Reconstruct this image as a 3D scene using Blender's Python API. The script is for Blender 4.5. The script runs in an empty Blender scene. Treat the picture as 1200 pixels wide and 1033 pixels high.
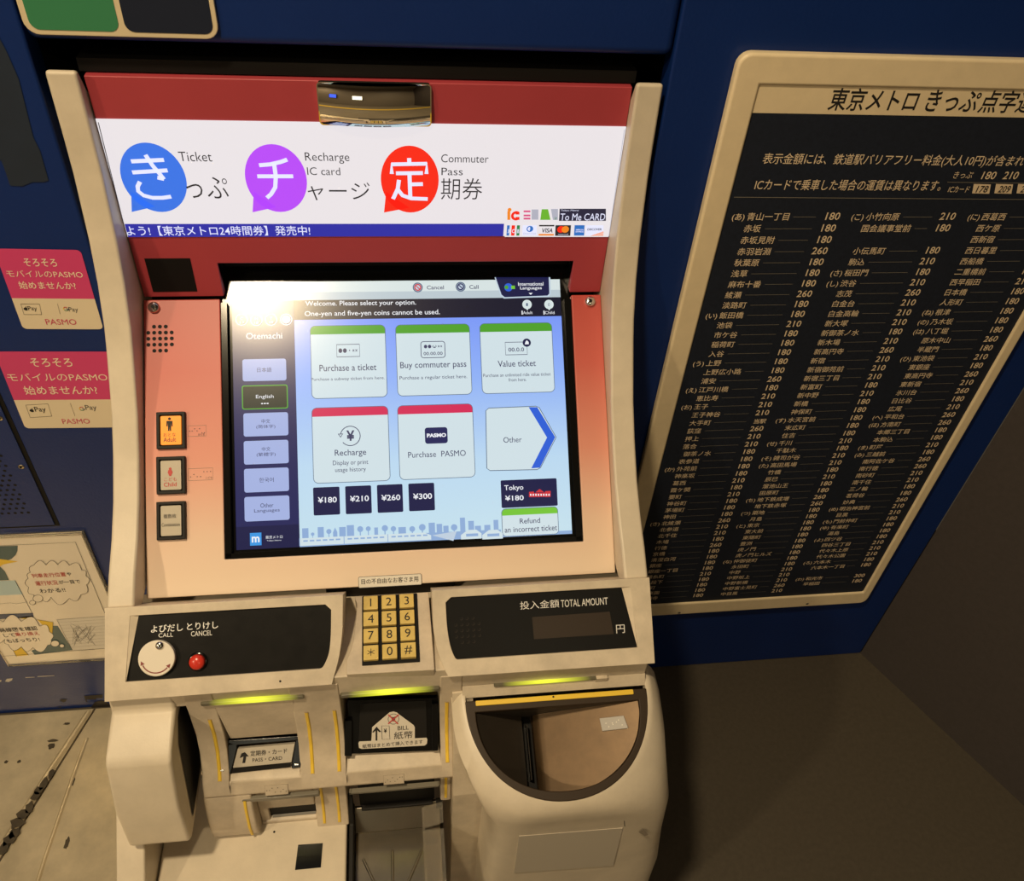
import bpy, bmesh, math, random
from mathutils import Vector, Matrix
from mathutils.geometry import tessellate_polygon
random.seed(7)
S = bpy.context.scene
COL = S.collection

# ------------------------------------------------------------------ camera
EYE = 1.40                                    # lens height above the floor
F = 992.1                                     # focal length in pixels of the 1200 x 1033 frame
CR = Vector((0.99101, -0.11766, 0.06442))     # image right  (world x, y, z)
CD = Vector((-0.03381, -0.68358, -0.72911))   # image down
CF = Vector((0.12992, 0.72026, -0.68143))     # view direction
CF.normalize(); CR = (CR - CF * CR.dot(CF)).normalized(); CD = CF.cross(CR).normalized()
cam = bpy.data.cameras.new('camera'); cam.sensor_width = 36; cam.lens = F / 1200 * 36; cam.clip_start = 0.02
camo = bpy.data.objects.new('camera', cam); COL.objects.link(camo)
m = Matrix.Identity(4)
for i in range(3):
    m[i][0] = CR[i]; m[i][1] = -CD[i]; m[i][2] = -CF[i]
m[2][3] = EYE
camo.matrix_world = m
S.camera = camo
S.view_settings.view_transform = 'Standard'; S.view_settings.look = 'None'
S.view_settings.gamma = 1; S.view_settings.exposure = 0.0; S.view_settings.use_curve_mapping = False

# ------------------------------------------------------------------ world
w = bpy.data.worlds.new('world'); S.world = w; w.use_nodes = True
w.node_tree.nodes['Background'].inputs[0].default_value = (1.0, 0.78, 0.52, 1)
w.node_tree.nodes['Background'].inputs[1].default_value = 0.05

LIGHTS = [  # x, y, z (ceiling height), power, radius
    (-0.47, -0.02, 2.585, 34, 0.07),
    (-1.85, -0.85, 2.585, 34, 0.07),
    (0.55, -1.9, 2.585, 13, 0.07),  # unseen lamp, added to brighten the right side
    (-2.2, -2.6, 2.585, 13, 0.07),
]
LAMP_COL = (1.0, 0.79, 0.50)

# ------------------------------------------------------------------ planes: pixel -> point on a real plane
def ray(px, py):
    return CR * ((px - 600) / F) + CD * ((py - 516.5) / F) + CF

class Pl:
    """a plane: origin (camera-height zero), u along, v up the plane, n towards the room"""
    def __init__(s, o, u, v):
        s.o = Vector(o); s.u = Vector(u).normalized(); s.v = Vector(v).normalized(); s.n = s.u.cross(s.v)
    def off(s, h):
        return Pl(s.o + s.n * h, s.u, s.v)
    def px(s, x, y):
        r = ray(x, y); p = r * (s.o.dot(s.n) / r.dot(s.n)) - s.o
        return (p.dot(s.u), p.dot(s.v))
    def P(s, u, v, h=0.0):
        q = s.o + s.u * u + s.v * v + s.n * h
        return Vector((q.x, q.y, q.z + EYE))
def Z(sc, ox, oy):                            # coordinates read in an enlargement -> photo pixels
    return lambda x, y: (ox + x / sc, oy + y / sc)

YW = 0.835
X3 = (1, 0, 0); Z3 = (0, 0, 1)
WALL = Pl((0, YW, 0), X3, Z3)
HEAD = Pl((0, 0.843, 0), X3, Z3)
FASC = Pl((0, 0.838, -0.557), X3, (0, 0.741, 0.671))
LCD = FASC.off(-0.010)
BLK = Pl((0, 0.556, -0.7528), X3, (0, 0.7584, 0.6518))
KEY = Pl((0, 0.585, -0.787), X3, (0, 0.9893, 0.146))
FP = Pl((0, 0.492, 0), X3, Z3)
RIM = Pl((0, 0.49, -0.852), X3, (0, 0.9409, 0.3387))
FLOOR = Pl((0, 0, -EYE), X3, (0, 1, 0))

# ------------------------------------------------------------------ materials
def srgb(r, g, b):
    f = lambda c: (c / 255 / 12.92) if c / 255 <= 0.04045 else ((c / 255 + 0.055) / 1.055) ** 2.4
    return (f(r), f(g), f(b))
MATS = {}
def mat(name, col, rough=0.5, metal=0.0, spec=0.5, emit=None, es=1.0, noise=0.0, nscale=40.0, bump=0.0, bscale=300.0, trans=0.0, ior=1.45, coat=0.0):
    m = bpy.data.materials.new(name); m.use_nodes = True; nt = m.node_tree; b = nt.nodes['Principled BSDF']
    b.inputs['Base Color'].default_value = (*col, 1); b.inputs['Roughness'].default_value = rough
    b.inputs['Metallic'].default_value = metal; b.inputs['Specular IOR Level'].default_value = spec
    b.inputs['Transmission Weight'].default_value = trans; b.inputs['IOR'].default_value = ior
    b.inputs['Coat Weight'].default_value = coat; b.inputs['Coat Roughness'].default_value = 0.12
    if emit:
        b.inputs['Emission Color'].default_value = (*emit, 1); b.inputs['Emission Strength'].default_value = es
    if noise or bump:
        tc = nt.nodes.new('ShaderNodeTexCoord')
    if noise:
        n = nt.nodes.new('ShaderNodeTexNoise'); n.inputs['Scale'].default_value = nscale; n.inputs['Detail'].default_value = 6; n.inputs['Roughness'].default_value = 0.65
        nt.links.new(tc.outputs['Object'], n.inputs['Vector'])
        mr = nt.nodes.new('ShaderNodeMapRange'); mr.inputs[1].default_value = 0.25; mr.inputs[2].default_value = 0.75
        mr.inputs[3].default_value = 1 - noise; mr.inputs[4].default_value = 1 + noise
        nt.links.new(n.outputs['Fac'], mr.inputs[0])
        mx = nt.nodes.new('ShaderNodeVectorMath'); mx.operation = 'SCALE'; mx.inputs[0].default_value = col
        nt.links.new(mr.outputs[0], mx.inputs['Scale']); nt.links.new(mx.outputs[0], b.inputs['Base Color'])
    if bump:
        n2 = nt.nodes.new('ShaderNodeTexNoise'); n2.inputs['Scale'].default_value = bscale; n2.inputs['Detail'].default_value = 3
        nt.links.new(tc.outputs['Object'], n2.inputs['Vector'])
        bp = nt.nodes.new('ShaderNodeBump'); bp.inputs['Strength'].default_value = bump; bp.inputs['Distance'].default_value = 0.002
        nt.links.new(n2.outputs['Fac'], bp.inputs['Height']); nt.links.new(bp.outputs[0], b.inputs['Normal'])
    MATS[name] = m
    return m
def ramp_mat(name, axis, a, b_, ca, cb, rough=0.5, emit=0.0, mids=()):
    """a colour fade printed along one world axis from a to b"""
    m = bpy.data.materials.new(name); m.use_nodes = True; nt = m.node_tree; b = nt.nodes['Principled BSDF']
    tc = nt.nodes.new('ShaderNodeNewGeometry'); sx = nt.nodes.new('ShaderNodeSeparateXYZ'); nt.links.new(tc.outputs['Position'], sx.inputs[0])
    mr = nt.nodes.new('ShaderNodeMapRange'); mr.inputs[1].default_value = a; mr.inputs[2].default_value = b_
    nt.links.new(sx.outputs[axis], mr.inputs[0])
    cr = nt.nodes.new('ShaderNodeValToRGB'); nt.links.new(mr.outputs[0], cr.inputs[0])
    cr.color_ramp.elements[0].color = (*ca, 1); cr.color_ramp.elements[1].color = (*cb, 1)
    for t, c in mids:
        e = cr.color_ramp.elements.new(t); e.color = (*c, 1)
    b.inputs['Roughness'].default_value = rough
    if emit:
        b.inputs['Base Color'].default_value = (0.01, 0.01, 0.01, 1)
        nt.links.new(cr.outputs[0], b.inputs['Emission Color']); b.inputs['Emission Strength'].default_value = emit
    else:
        nt.links.new(cr.outputs[0], b.inputs['Base Color'])
    MATS[name] = m
    return m
def scr(name, r, g, b, k=1.0):                # a colour the lit display shows
    return mat(name, (0.006, 0.006, 0.006), rough=0.21, emit=srgb(r, g, b), es=k)

BEIGE = mat('beige_plastic', (0.60, 0.525, 0.41), rough=0.40, noise=0.09, nscale=26, bump=0.05, bscale=500)
BEIGE2 = mat('beige_slot_plastic', (0.53, 0.45, 0.345), rough=0.45, noise=0.20, nscale=30, bump=0.06, bscale=500)
WORN = mat('worn_beige_plastic', (0.57, 0.49, 0.375), rough=0.4, noise=0.18, nscale=28, bump=0.05, bscale=400)
RED = mat('red_paint', (0.38, 0.045, 0.058), rough=0.45, noise=0.05, nscale=14)
FADE = ramp_mat('red_to_cream_fade', 2, EYE - 0.557, EYE - 0.78, (0.42, 0.052, 0.042), (0.74, 0.60, 0.46), rough=0.42,
                mids=((0.25, (0.53, 0.105, 0.08)), (0.55, (0.67, 0.27, 0.195)), (0.8, (0.73, 0.52, 0.39))))
BLACK = mat('black_gloss', (0.005, 0.005, 0.005), rough=0.14, spec=0.4)
BLACKM = mat('black_matte', (0.0045, 0.0042, 0.004), rough=0.6, spec=0.25)
PANELBLK = mat('smoked_panel', (0.006, 0.0055, 0.005), rough=0.36, spec=0.25, noise=0.5, nscale=60)
DGREY = mat('dark_grey_plastic', (0.011, 0.010, 0.009), rough=0.5, spec=0.25)
GREY = mat('grey_plastic', (0.20, 0.19, 0.17), rough=0.4)
STEEL = mat('brushed_steel', (0.40, 0.36, 0.29), rough=0.24, metal=1.0, noise=0.12, nscale=50)
CHROME = mat('chrome', (0.75, 0.72, 0.68), rough=0.12, metal=1.0)
MIRROR = mat('mirror_silver', (0.86, 0.83, 0.76), rough=0.02, metal=1.0)
BRONZE = mat('bronze_metal', (0.105, 0.066, 0.034), rough=0.36, metal=0.55, noise=0.15, nscale=60)
BROWNF = mat('brown_bowl_rim', (0.034, 0.022, 0.013), rough=0.5, spec=0.3)
BROWND = mat('dark_brown_plastic', (0.028, 0.022, 0.016), rough=0.5)
YELLOW = mat('yellow_paint', (0.78, 0.53, 0.05), rough=0.4)
KEYY = mat('yellow_key', (0.62, 0.46, 0.14), rough=0.35, noise=0.12, nscale=90)
INK = mat('black_ink', (0.012, 0.011, 0.011), rough=0.6)
INKG = mat('grey_ink', (0.09, 0.085, 0.08), rough=0.6)
INKL = mat('faint_grey_ink', (0.25, 0.21, 0.16), rough=0.6)
WHITEI = mat('white_ink', (0.75, 0.74, 0.72), rough=0.5)
LABEL = mat('cream_label', (0.70, 0.66, 0.58), rough=0.45)
LABELG = mat('aged_label', (0.50, 0.45, 0.37), rough=0.35)
REDB = mat('red_button', (0.55, 0.035, 0.02), rough=0.25)
REDI = mat('red_ink', (0.50, 0.05, 0.045), rough=0.5)
DARKREDI = mat('dark_red_ink', (0.22, 0.04, 0.035), rough=0.5)
LEDY = mat('lit_yellow_led', (0.3, 0.3, 0.02), rough=0.3, emit=srgb(232, 245, 40), es=0.9)
LEDG = mat('grey_led_cover', (0.18, 0.165, 0.13), rough=0.25)
LEDDISP = mat('unlit_amount_display', (0.030, 0.020, 0.013), rough=0.4, spec=0.3)
PANELG = mat('black_panel_window', (0.0035, 0.0035, 0.0035), rough=0.4, spec=0.2)
ORANGE = mat('lit_orange_button', (0.7, 0.25, 0.02), rough=0.35, emit=srgb(255, 140, 30), es=0.55)
BTN = mat('unlit_button', (0.50, 0.45, 0.36), rough=0.3)
ACRY = mat('clear_acrylic', (0.93, 0.88, 0.78), rough=0.08, trans=0.92, ior=1.3)
BLUE = mat('blue_paint', (0.0045, 0.022, 0.125), rough=0.36, spec=0.3, noise=0.08, nscale=5, bump=0.12, bscale=260)
TAPE = mat('torn_dark_film', (0.009, 0.017, 0.034), rough=0.7, noise=0.15, nscale=20)
BLACKGAP = mat('black_recess', (0.006, 0.005, 0.004), rough=0.7)
DARKWALL = mat('dark_wall_paint', (0.058, 0.049, 0.046), rough=0.6, noise=0.12, nscale=120)
FLOORM = mat('dark_floor', (0.070, 0.058, 0.042), rough=0.45, noise=0.15, nscale=130)
CORR = mat('corridor_wall', (0.22, 0.19, 0.15), rough=0.6)
CEIL = mat('ceiling_panel', (0.16, 0.145, 0.12), rough=0.8)
BOARDF = mat('cream_board_frame', (0.74, 0.61, 0.40), rough=0.45, noise=0.05, nscale=60)
BOARDP = mat('dark_board_print', (0.012, 0.016, 0.028), rough=0.55, spec=0.3, noise=0.2, nscale=200)
BOARDT = mat('board_lettering', (0.74, 0.59, 0.41), rough=0.5)
BOARDL = mat('board_rule', (0.20, 0.18, 0.15), rough=0.5)
PINK = mat('pink_sticker', (0.60, 0.050, 0.18), rough=0.4)
PALE = mat('pale_sticker', (0.72, 0.62, 0.45), rough=0.4)
PALEI = mat('pale_lettering', (0.85, 0.68, 0.52), rough=0.4)
PINKI = mat('pink_lettering', (0.55, 0.06, 0.13), rough=0.4)
GREEN = mat('green_sign', (0.035, 0.20, 0.09), rough=0.45)
NAVYS = mat('navy_sign', (0.006, 0.011, 0.028), rough=0.45)
SIGNE = mat('cream_sign_edge', (0.62, 0.52, 0.34), rough=0.45)
TEAL = mat('teal_print', (0.035, 0.085, 0.10), rough=0.35)
SKYP = mat('light_blue_print', (0.42, 0.56, 0.60), rough=0.35)
POSTER = mat('poster_paper', (0.74, 0.67, 0.56), rough=0.22)
NAVYP = mat('navy_print', (0.03, 0.05, 0.12), rough=0.35)
SIGNW = mat('backlit_white', (0.06, 0.06, 0.06), rough=0.3, emit=srgb(236, 230, 234), es=0.95)
SIGNB = mat('backlit_blue', (0.02, 0.05, 0.2), rough=0.3, emit=srgb(52, 112, 226), es=0.95)
SIGNP = mat('backlit_purple', (0.15, 0.03, 0.2), rough=0.3, emit=srgb(172, 72, 246), es=0.95)
SIGNR = mat('backlit_red', (0.3, 0.02, 0.01), rough=0.3, emit=srgb(232, 36, 22), es=0.95)
SIGNT = mat('ticker_blue', (0.01, 0.01, 0.1), rough=0.3, emit=srgb(44, 46, 160), es=0.95)
SIGNL = mat('ticker_letter', (0.1, 0.1, 0.1), rough=0.3, emit=srgb(225, 228, 255), es=1.0)
SIGNK = mat('sign_black_letter', (0.02, 0.02, 0.02), rough=0.4, emit=srgb(40, 38, 44), es=0.7)
SIGNG = mat('sign_grey', (0.1, 0.1, 0.1), rough=0.4, emit=srgb(175, 178, 196), es=0.9)
SIGNN = mat('sign_navy', (0.02, 0.02, 0.03), rough=0.4, emit=srgb(32, 32, 58), es=0.9)
SIGNGR = mat('sign_green', (0.02, 0.1, 0.02), rough=0.4, emit=srgb(110, 180, 48), es=0.9)
SIGNGD = mat('sign_dark_green', (0.02, 0.1, 0.02), rough=0.4, emit=srgb(30, 120, 70), es=0.9)
SIGNO = mat('sign_orange', (0.2, 0.1, 0.02), rough=0.4, emit=srgb(240, 130, 30), es=0.9)
SIGNPK = mat('sign_pink', (0.2, 0.05, 0.1), rough=0.4, emit=srgb(214, 80, 130), es=0.9)
SIGNDB = mat('sign_amber_blue', (0.02, 0.05, 0.2), rough=0.4, emit=srgb(40, 110, 190), es=0.9)

# ------------------------------------------------------------------ mesh building
def label(o, lab, cat, group=None):
    o['label'] = lab; o['category'] = cat
    if group: o['group'] = group
    return o
def thing(name, loc, lab, cat, group=None):
    o = bpy.data.objects.new(name, None); COL.objects.link(o); o.location = loc; o.empty_display_size = 0.05
    return label(o, lab, cat, group)

_tc = bpy.data.curves.new('glyphs', 'FONT'); _to = bpy.data.objects.new('glyphs', _tc); COL.objects.link(_to)
_cache = {}
def glyphs(body, bold, res):
    k = (body, bold, res)
    if k not in _cache:
        _tc.body = body; _tc.offset = bold; _tc.resolution_u = res; _tc.size = 1.0
        dg = bpy.context.evaluated_depsgraph_get(); dg.update()
        me = bpy.data.meshes.new_from_object(_to.evaluated_get(dg), depsgraph=dg)
        vs = [(v.co.x, v.co.y) for v in me.vertices]; fs = [tuple(p.vertices) for p in me.polygons]
        bpy.data.meshes.remove(me)
        xs = [v[0] for v in vs]; ys = [v[1] for v in vs]
        _cache[k] = (vs, fs, min(xs), max(xs), min(ys), max(ys))
    return _cache[k]

class MB:
    def __init__(s):
        s.v = []; s.f = []; s.fm = []; s.mats = []
    def mi(s, m):
        if m not in s.mats: s.mats.append(m)
        return s.mats.index(m)
    def add(s, vs, fs, m):
        b = len(s.v); i = s.mi(m); s.v += [Vector(v) for v in vs]
        for f in fs:
            s.f.append([b + k for k in f]); s.fm.append(i)
    # flat shapes on a plane, in (u, v)
    def flat(s, pl, uv, m, h=0.0, holes=()):
        loops = [list(uv)] + [list(x) for x in holes]
        pts = [p for l in loops for p in l]
        tris = tessellate_polygon([[Vector((p[0], p[1], 0)) for p in l] for l in loops])
        out = []
        for a, b, c in tris:
            A, B, C_ = pts[a], pts[b], pts[c]
            cr = (B[0] - A[0]) * (C_[1] - A[1]) - (B[1] - A[1]) * (C_[0] - A[0])
            out.append((a, b, c) if cr > 0 else (a, c, b))
        s.add([pl.P(p[0], p[1], h) for p in pts], out, m)
    def pxflat(s, pl, pts, m, h=0.0):
        s.flat(pl, [pl.px(*p) for p in pts], m, h)
    def prism(s, pl, uv, h0, h1, m, holes=(), side=None):
        s.flat(pl, uv, m, h1, holes)
        n0 = len(s.f); s.flat(pl, uv, m, h0, holes)
        for f in s.f[n0:]: f.reverse()
        for li, l in enumerate([list(uv)] + [list(x) for x in holes]):
            area = sum(l[i][0] * l[(i + 1) % len(l)][1] - l[(i + 1) % len(l)][0] * l[i][1] for i in range(len(l)))
            ccw = (area > 0) != (li > 0)
            n = len(l); vs = [pl.P(p[0], p[1], h0) for p in l] + [pl.P(p[0], p[1], h1) for p in l]
            fs = [(i, (i + 1) % n, n + (i + 1) % n, n + i) if ccw else (n + i, n + (i + 1) % n, (i + 1) % n, i) for i in range(n)]
            s.add(vs, fs, side or m)
    def xprism(s, yz, x0, x1, m):             # a side profile (y, z) extruded across x
        pl = Pl((0, 0, -EYE), (0, 1, 0), (0, 0, 1))   # n = +x
        s.prism(pl, yz, x0, x1, m)
    def box(s, x0, x1, y0, y1, z0, z1, m):
        s.xprism([(y0, z0), (y1, z0), (y1, z1), (y0, z1)], x0, x1, m)
    def line(s, pl, pts, wd, m, h=0.0, close=False):   # a stroke of width wd through (u, v) points
        pts = list(pts); n = len(pts); L = []; R = []
        for i in range(n):
            a = pts[i - 1] if (i > 0 or close) else pts[i]; b = pts[(i + 1) % n] if (i < n - 1 or close) else pts[i]
            d = Vector((b[0] - a[0], b[1] - a[1])); d = d.normalized() if d.length > 0 else Vector((1, 0))
            q = Vector((-d.y, d.x)) * wd / 2
            L.append((pts[i][0] + q.x, pts[i][1] + q.y)); R.append((pts[i][0] - q.x, pts[i][1] - q.y))
        vs = [pl.P(*p, h) for p in L] + [pl.P(*p, h) for p in R]
        k = n if close else n - 1
        s.add(vs, [(i, n + i, n + (i + 1) % n, (i + 1) % n) for i in range(k)], m)
    def pxline(s, pl, pts, wd, m, h=0.0, close=False):
        s.line(pl, [pl.px(*p) for p in pts], wd, m, h, close)
    def text(s, pl, body, lb, rb, hpx, m, h=0.0004, bold=0.0, res=3, shear=0.0, uv=False):
        """ink of the text from lb to rb (pixels on its lower edge), hpx tall at its left end"""
        vs, fs, x0, x1, y0, y1 = glyphs(body, bold, res)
        if uv:
            (u0, v0), (u1, _), v1 = lb, rb, lb[1] + hpx; dv = 0
        else:
            u0, v0 = pl.px(*lb); u1, vb = pl.px(*rb); v1 = pl.px(lb[0], lb[1] - hpx)[1]; v0 = (v0 + vb) / 2; v1 += v0 - pl.px(*lb)[1]
        sx = (u1 - u0) / (x1 - x0); sy = (v1 - v0) / (y1 - y0)
        s.add([pl.P(u0 + (x - x0) * sx + (y - y0) * sy * shear, v0 + (y - y0) * sy, h) for x, y in vs], fs, m)
    def textu(s, pl, body, u, v, size, m, h=0.0004, align='l', bold=0.0, res=2, xs=1.0):
        vs, fs, x0, x1, y0, y1 = glyphs(body, bold, res)
        sx = size * xs; w_ = (x1 - x0) * sx
        u = u if align == 'l' else (u - w_ if align == 'r' else u - w_ / 2)
        s.add([pl.P(u + (x - x0) * sx, v + y * size, h) for x, y in vs], fs, m)
        return u + w_
    def tube(s, pl, c, r, h0, h1, m, n=24, top=True, dome=0.0):
        ring = [(c[0] + r * math.cos(2 * math.pi * i / n), c[1] + r * math.sin(2 * math.pi * i / n)) for i in range(n)]
        if not dome:
            s.prism(pl, ring, h0, h1, m)
        else:
            s.flatdome(pl, ring, h0, h1, dome, m)
    def flatdome(s, pl, ring, h0, h1, dome, m, k=5):
        n = len(ring); cx = sum(p[0] for p in ring) / n; cy = sum(p[1] for p in ring) / n
        vs = [pl.P(*p, h0) for p in ring]; fs = []
        for j in range(k):
            t = j / k; q = math.cos(t * math.pi / 2); hh = h1 + dome * math.sin(t * math.pi / 2)
            vs += [pl.P(cx + (p[0] - cx) * q, cy + (p[1] - cy) * q, hh) for p in ring]
        vs.append(pl.P(cx, cy, h1 + dome))
        for j in range(k):
            for i in range(n):
                fs.append((j * n + i, j * n + (i + 1) % n, (j + 1) * n + (i + 1) % n, (j + 1) * n + i))
        for i in range(n):
            fs.append((k * n + i, k * n + (i + 1) % n, (k + 1) * n))
        s.add(vs, fs, m)
    def build(s, name, parent=None, bevel=0.0, seg=2, smooth=True, angle=35, kind=None, weld=True):
        me = bpy.data.meshes.new(name); o = bpy.data.objects.new(name, me); COL.objects.link(o)
        off = Vector((0, 0, 0))
        p = parent
        while p is not None:
            off += p.location; p = p.parent
        me.from_pydata([tuple(v - off) for v in s.v], [], s.f)
        for mm in s.mats: me.materials.append(mm)
        me.polygons.foreach_set('material_index', s.fm)
        if weld or bevel:
            bm = bmesh.new(); bm.from_mesh(me); bmesh.ops.remove_doubles(bm, verts=bm.verts, dist=1e-6)
            if bevel: bmesh.ops.dissolve_limit(bm, angle_limit=0.01, verts=bm.verts, edges=bm.edges, delimit={'MATERIAL'})
            bm.to_mesh(me); bm.free()
        if smooth:
            me.polygons.foreach_set('use_smooth', [True] * len(me.polygons)); me.set_sharp_from_angle(angle=math.radians(angle))
        if bevel:
            b = o.modifiers.new('bevel', 'BEVEL'); b.width = bevel; b.segments = seg; b.limit_method = 'ANGLE'; b.angle_limit = math.radians(25); b.harden_normals = True
        if parent: o.parent = parent
        if kind: o['kind'] = kind
        return o

def rr(u0, v0, u1, v1, r, n=5):
    if u0 > u1: u0, u1 = u1, u0
    if v0 > v1: v0, v1 = v1, v0
    out = []
    for cx, cy, a in ((u1 - r, v0 + r, -90), (u1 - r, v1 - r, 0), (u0 + r, v1 - r, 90), (u0 + r, v0 + r, 180)):
        for i in range(n + 1):
            t = math.radians(a + 90 * i / n); out.append((cx + r * math.cos(t), cy + r * math.sin(t)))
    return out
def rect(u0, v0, u1, v1):
    return [(min(u0, u1), min(v0, v1)), (max(u0, u1), min(v0, v1)), (max(u0, u1), max(v0, v1)), (min(u0, u1), max(v0, v1))]
def circ(c, r, n=28, a0=0, a1=360):
    return [(c[0] + r * math.cos(math.radians(a0 + (a1 - a0) * i / n)), c[1] + r * math.sin(math.radians(a0 + (a1 - a0) * i / n))) for i in range(n if a1 - a0 == 360 else n + 1)]
def pr(pl, tl, br):                           # a rectangle from its pixel corners
    a = pl.px(*tl); b = pl.px(*br); return (a[0], b[1], b[0], a[1])


# ================================================================== the setting
def structure(mb, name, **k): return mb.build(name, None, kind='structure', **k)
XL, XR = -0.318, 0.277                        # the opening that takes the machine
ZT = -0.281
b = MB(); b.box(-2.6, XL, YW, YW + 0.03, 0, 2.6, BLUE); structure(b, 'wall_back', bevel=0.003)
b = MB(); b.box(XR, 0.884, YW, YW + 0.03, 0, 2.6, BLUE); structure(b, 'wall_back', bevel=0.003)
b = MB(); b.box(XL + 0.001, XR - 0.001, YW, YW + 0.03, ZT + EYE, 2.6, BLUE); structure(b, 'wall_back', bevel=0.009, seg=4)
b = MB(); b.box(XL - 0.02, XR + 0.02, YW + 0.25, YW + 0.27, 0, ZT + EYE + 0.06, BLACKGAP)
b.box(XL - 0.02, XL - 0.012, YW + 0.03, YW + 0.25, 0, ZT + EYE + 0.06, BLACKGAP); b.box(XR + 0.012, XR + 0.02, YW + 0.03, YW + 0.25, 0, ZT + EYE + 0.06, BLACKGAP)
b.box(XL - 0.02, XR + 0.02, YW + 0.03, YW + 0.27, ZT + EYE + 0.06, ZT + EYE + 0.07, BLACKGAP)
structure(b, 'wall_recess')
d = Vector((0.161, -0.317)).normalized(); A = Vector((0.884, 0.835)); B = A + d * 1.42
pf = Pl((0, 0, 0), X3, (0, 1, 0))
nrm = Vector((-d.y, d.x)); 
if nrm.x < 0: nrm = -nrm
b = MB(); b.prism(Pl((0, 0, -EYE), X3, (0, 1, 0)), [tuple(A), tuple(B), tuple(B + nrm * 0.03), tuple(A + nrm * 0.03)], 0, 2.6, DARKWALL); structure(b, 'wall_right')
b = MB(); b.box(B.x, B.x + 0.03, -3.2, B.y, 0, 2.6, DARKWALL); structure(b, 'wall_right')
b = MB(); b.box(-2.63, -2.6, -3.2, YW + 0.03, 0, 2.6, CORR); structure(b, 'wall_left')
b = MB(); b.box(-2.63, B.x + 0.03, -3.23, -3.2, 0, 2.6, CORR); structure(b, 'wall_front')
b = MB(); b.box(-2.63, B.x + 0.03, -3.23, YW + 0.03, 2.6, 2.63, CEIL); structure(b, 'ceiling')
b = MB(); b.box(-2.63, B.x + 0.03, -0.15, YW + 0.3, -0.03, 0, FLOORM); structure(b, 'floor')
TILE = mat('corridor_tile', (0.22, 0.185, 0.13), rough=0.4, noise=0.12, nscale=6)
b = MB(); b.box(-2.63, B.x + 0.03, -3.23, -0.15, -0.03, 0, TILE); b.box(-2.63, B.x, -1.75, -1.45, 0, 0.004, YELLOW); structure(b, 'floor')

# ceiling downlights (behind and above the camera)
def downlight(x, y, z, power, r, lab):
    t = thing('ceiling_downlight', (x, y, 2.6), lab, 'ceiling light', 'corridor downlights')
    c = Pl((x, y, 2.6 - EYE), X3, (0, -1, 0))     # facing down
    ring = MB(); ring.prism(c, circ((0, 0), r + 0.02), 0, 0.02, LABEL, holes=(circ((0, 0), r),)); ring.build('lamp_ring', t)
    l = bpy.data.lights.new('downlight', 'AREA'); l.shape = 'DISK'; l.size = 2 * r; l.energy = power; l.color = LAMP_COL
    lo = bpy.data.objects.new('downlight', l); COL.objects.link(lo); lo.parent = t; lo.location = (0, 0, -0.016)
for i, L in enumerate(LIGHTS):
    downlight(*L, 'round warm ceiling downlight ' + ('above the ticket machine', 'over the left of the corridor', 'added as fill, behind on the right by the dark wall', 'at the far left rear corner')[i])

LBW = mat('lightbox_white', (0.2, 0.2, 0.2), emit=srgb(255, 246, 214), es=2.2); LBB = mat('lightbox_blue', (0.02, 0.05, 0.2), emit=srgb(60, 90, 230), es=1.6)  # unseen lit boxes, added so the mirror has something bright to reflect
for x, wd_, z0, m_, lb in ((-0.75, 0.42, 1.0, LBW, 'white lit box added on the wall behind the camera for the mirror'), (-1.75, 0.34, 1.05, LBB, 'blue lit box added on the wall behind the camera for the mirror')):
    t = thing('added_lightbox', (x, -3.2, z0), lb, 'light box'); g = MB(); g.box(x - wd_ / 2, x + wd_ / 2, -3.2, -3.14, z0, z0 + 0.6, DGREY); g.build('box_case', t, bevel=.004); g = MB(); g.box(x - wd_ / 2 + .02, x + wd_ / 2 - .02, -3.14, -3.136, z0 + .02, z0 + .58, m_); g.build('lit_face', t, smooth=False)
# steel floor plates, left of the machine
def seam(y): return -0.547 + (y - 0.826) * (0.0815 / 0.246)
STEELF = mat('worn_steel_floor', (0.70, 0.59, 0.39), rough=0.34, metal=0.6, noise=0.42, nscale=5, bump=0.8, bscale=14)
STREAK = mat('pale_seam_tape', (0.86, 0.76, 0.50), rough=0.3, noise=0.2, nscale=40)
GRIME = mat('grime', (0.05, 0.038, 0.022), rough=0.7, noise=0.5, nscale=60)
def ridge(mb, pts, wd, hgt):                   # a low crease in the sheet that catches the light
    vs = []
    for x, y in pts: vs += [FLOOR.P(x - wd / 2, y, 0.0041), FLOOR.P(x - wd * .1, y, 0.004 + hgt), FLOOR.P(x + wd * .15, y, 0.004 + hgt * .9), FLOOR.P(x + wd / 2, y, 0.0041)]
    n = len(pts); mb.add(vs, [(4 * i + k, 4 * i + k + 1, 4 * i + k + 5, 4 * i + k + 4) for i in range(n - 1) for k in range(3)], STEELF)
b = MB(); b.prism(FLOOR, [(seam(-0.1) + 0.002, -0.1), (-0.245, -0.1), (-0.245, 0.83), (seam(0.83) + 0.002, 0.83)], 0, 0.004, STEELF)
ridge(b, [(-0.568, 0.42), (-0.562, 0.58), (-0.553, 0.70), (-0.546, 0.775)], 0.007, 0.0022)
for c, rx, ry in (((-0.535, 0.60), .004, .012), ((-0.55, 0.70), .003, .010), ((-0.46, 0.815), 0.022, 0.010), ((-0.475, 0.775), 0.004, 0.02), ((-0.44, 0.76), 0.006, .012)):
    k = 14; b.flat(FLOOR, [(c[0] + rx * random.uniform(.6, 1.2) * math.cos(2 * math.pi * i / k), c[1] + ry * random.uniform(.6, 1.2) * math.sin(2 * math.pi * i / k)) for i in range(k)], GRIME, 0.0045)
label(b.build('floor_plate', None, smooth=False), 'shiny worn steel floor plate beside the ticket machine, right of the dirty seam', 'floor plate', 'steel floor plates')
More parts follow.
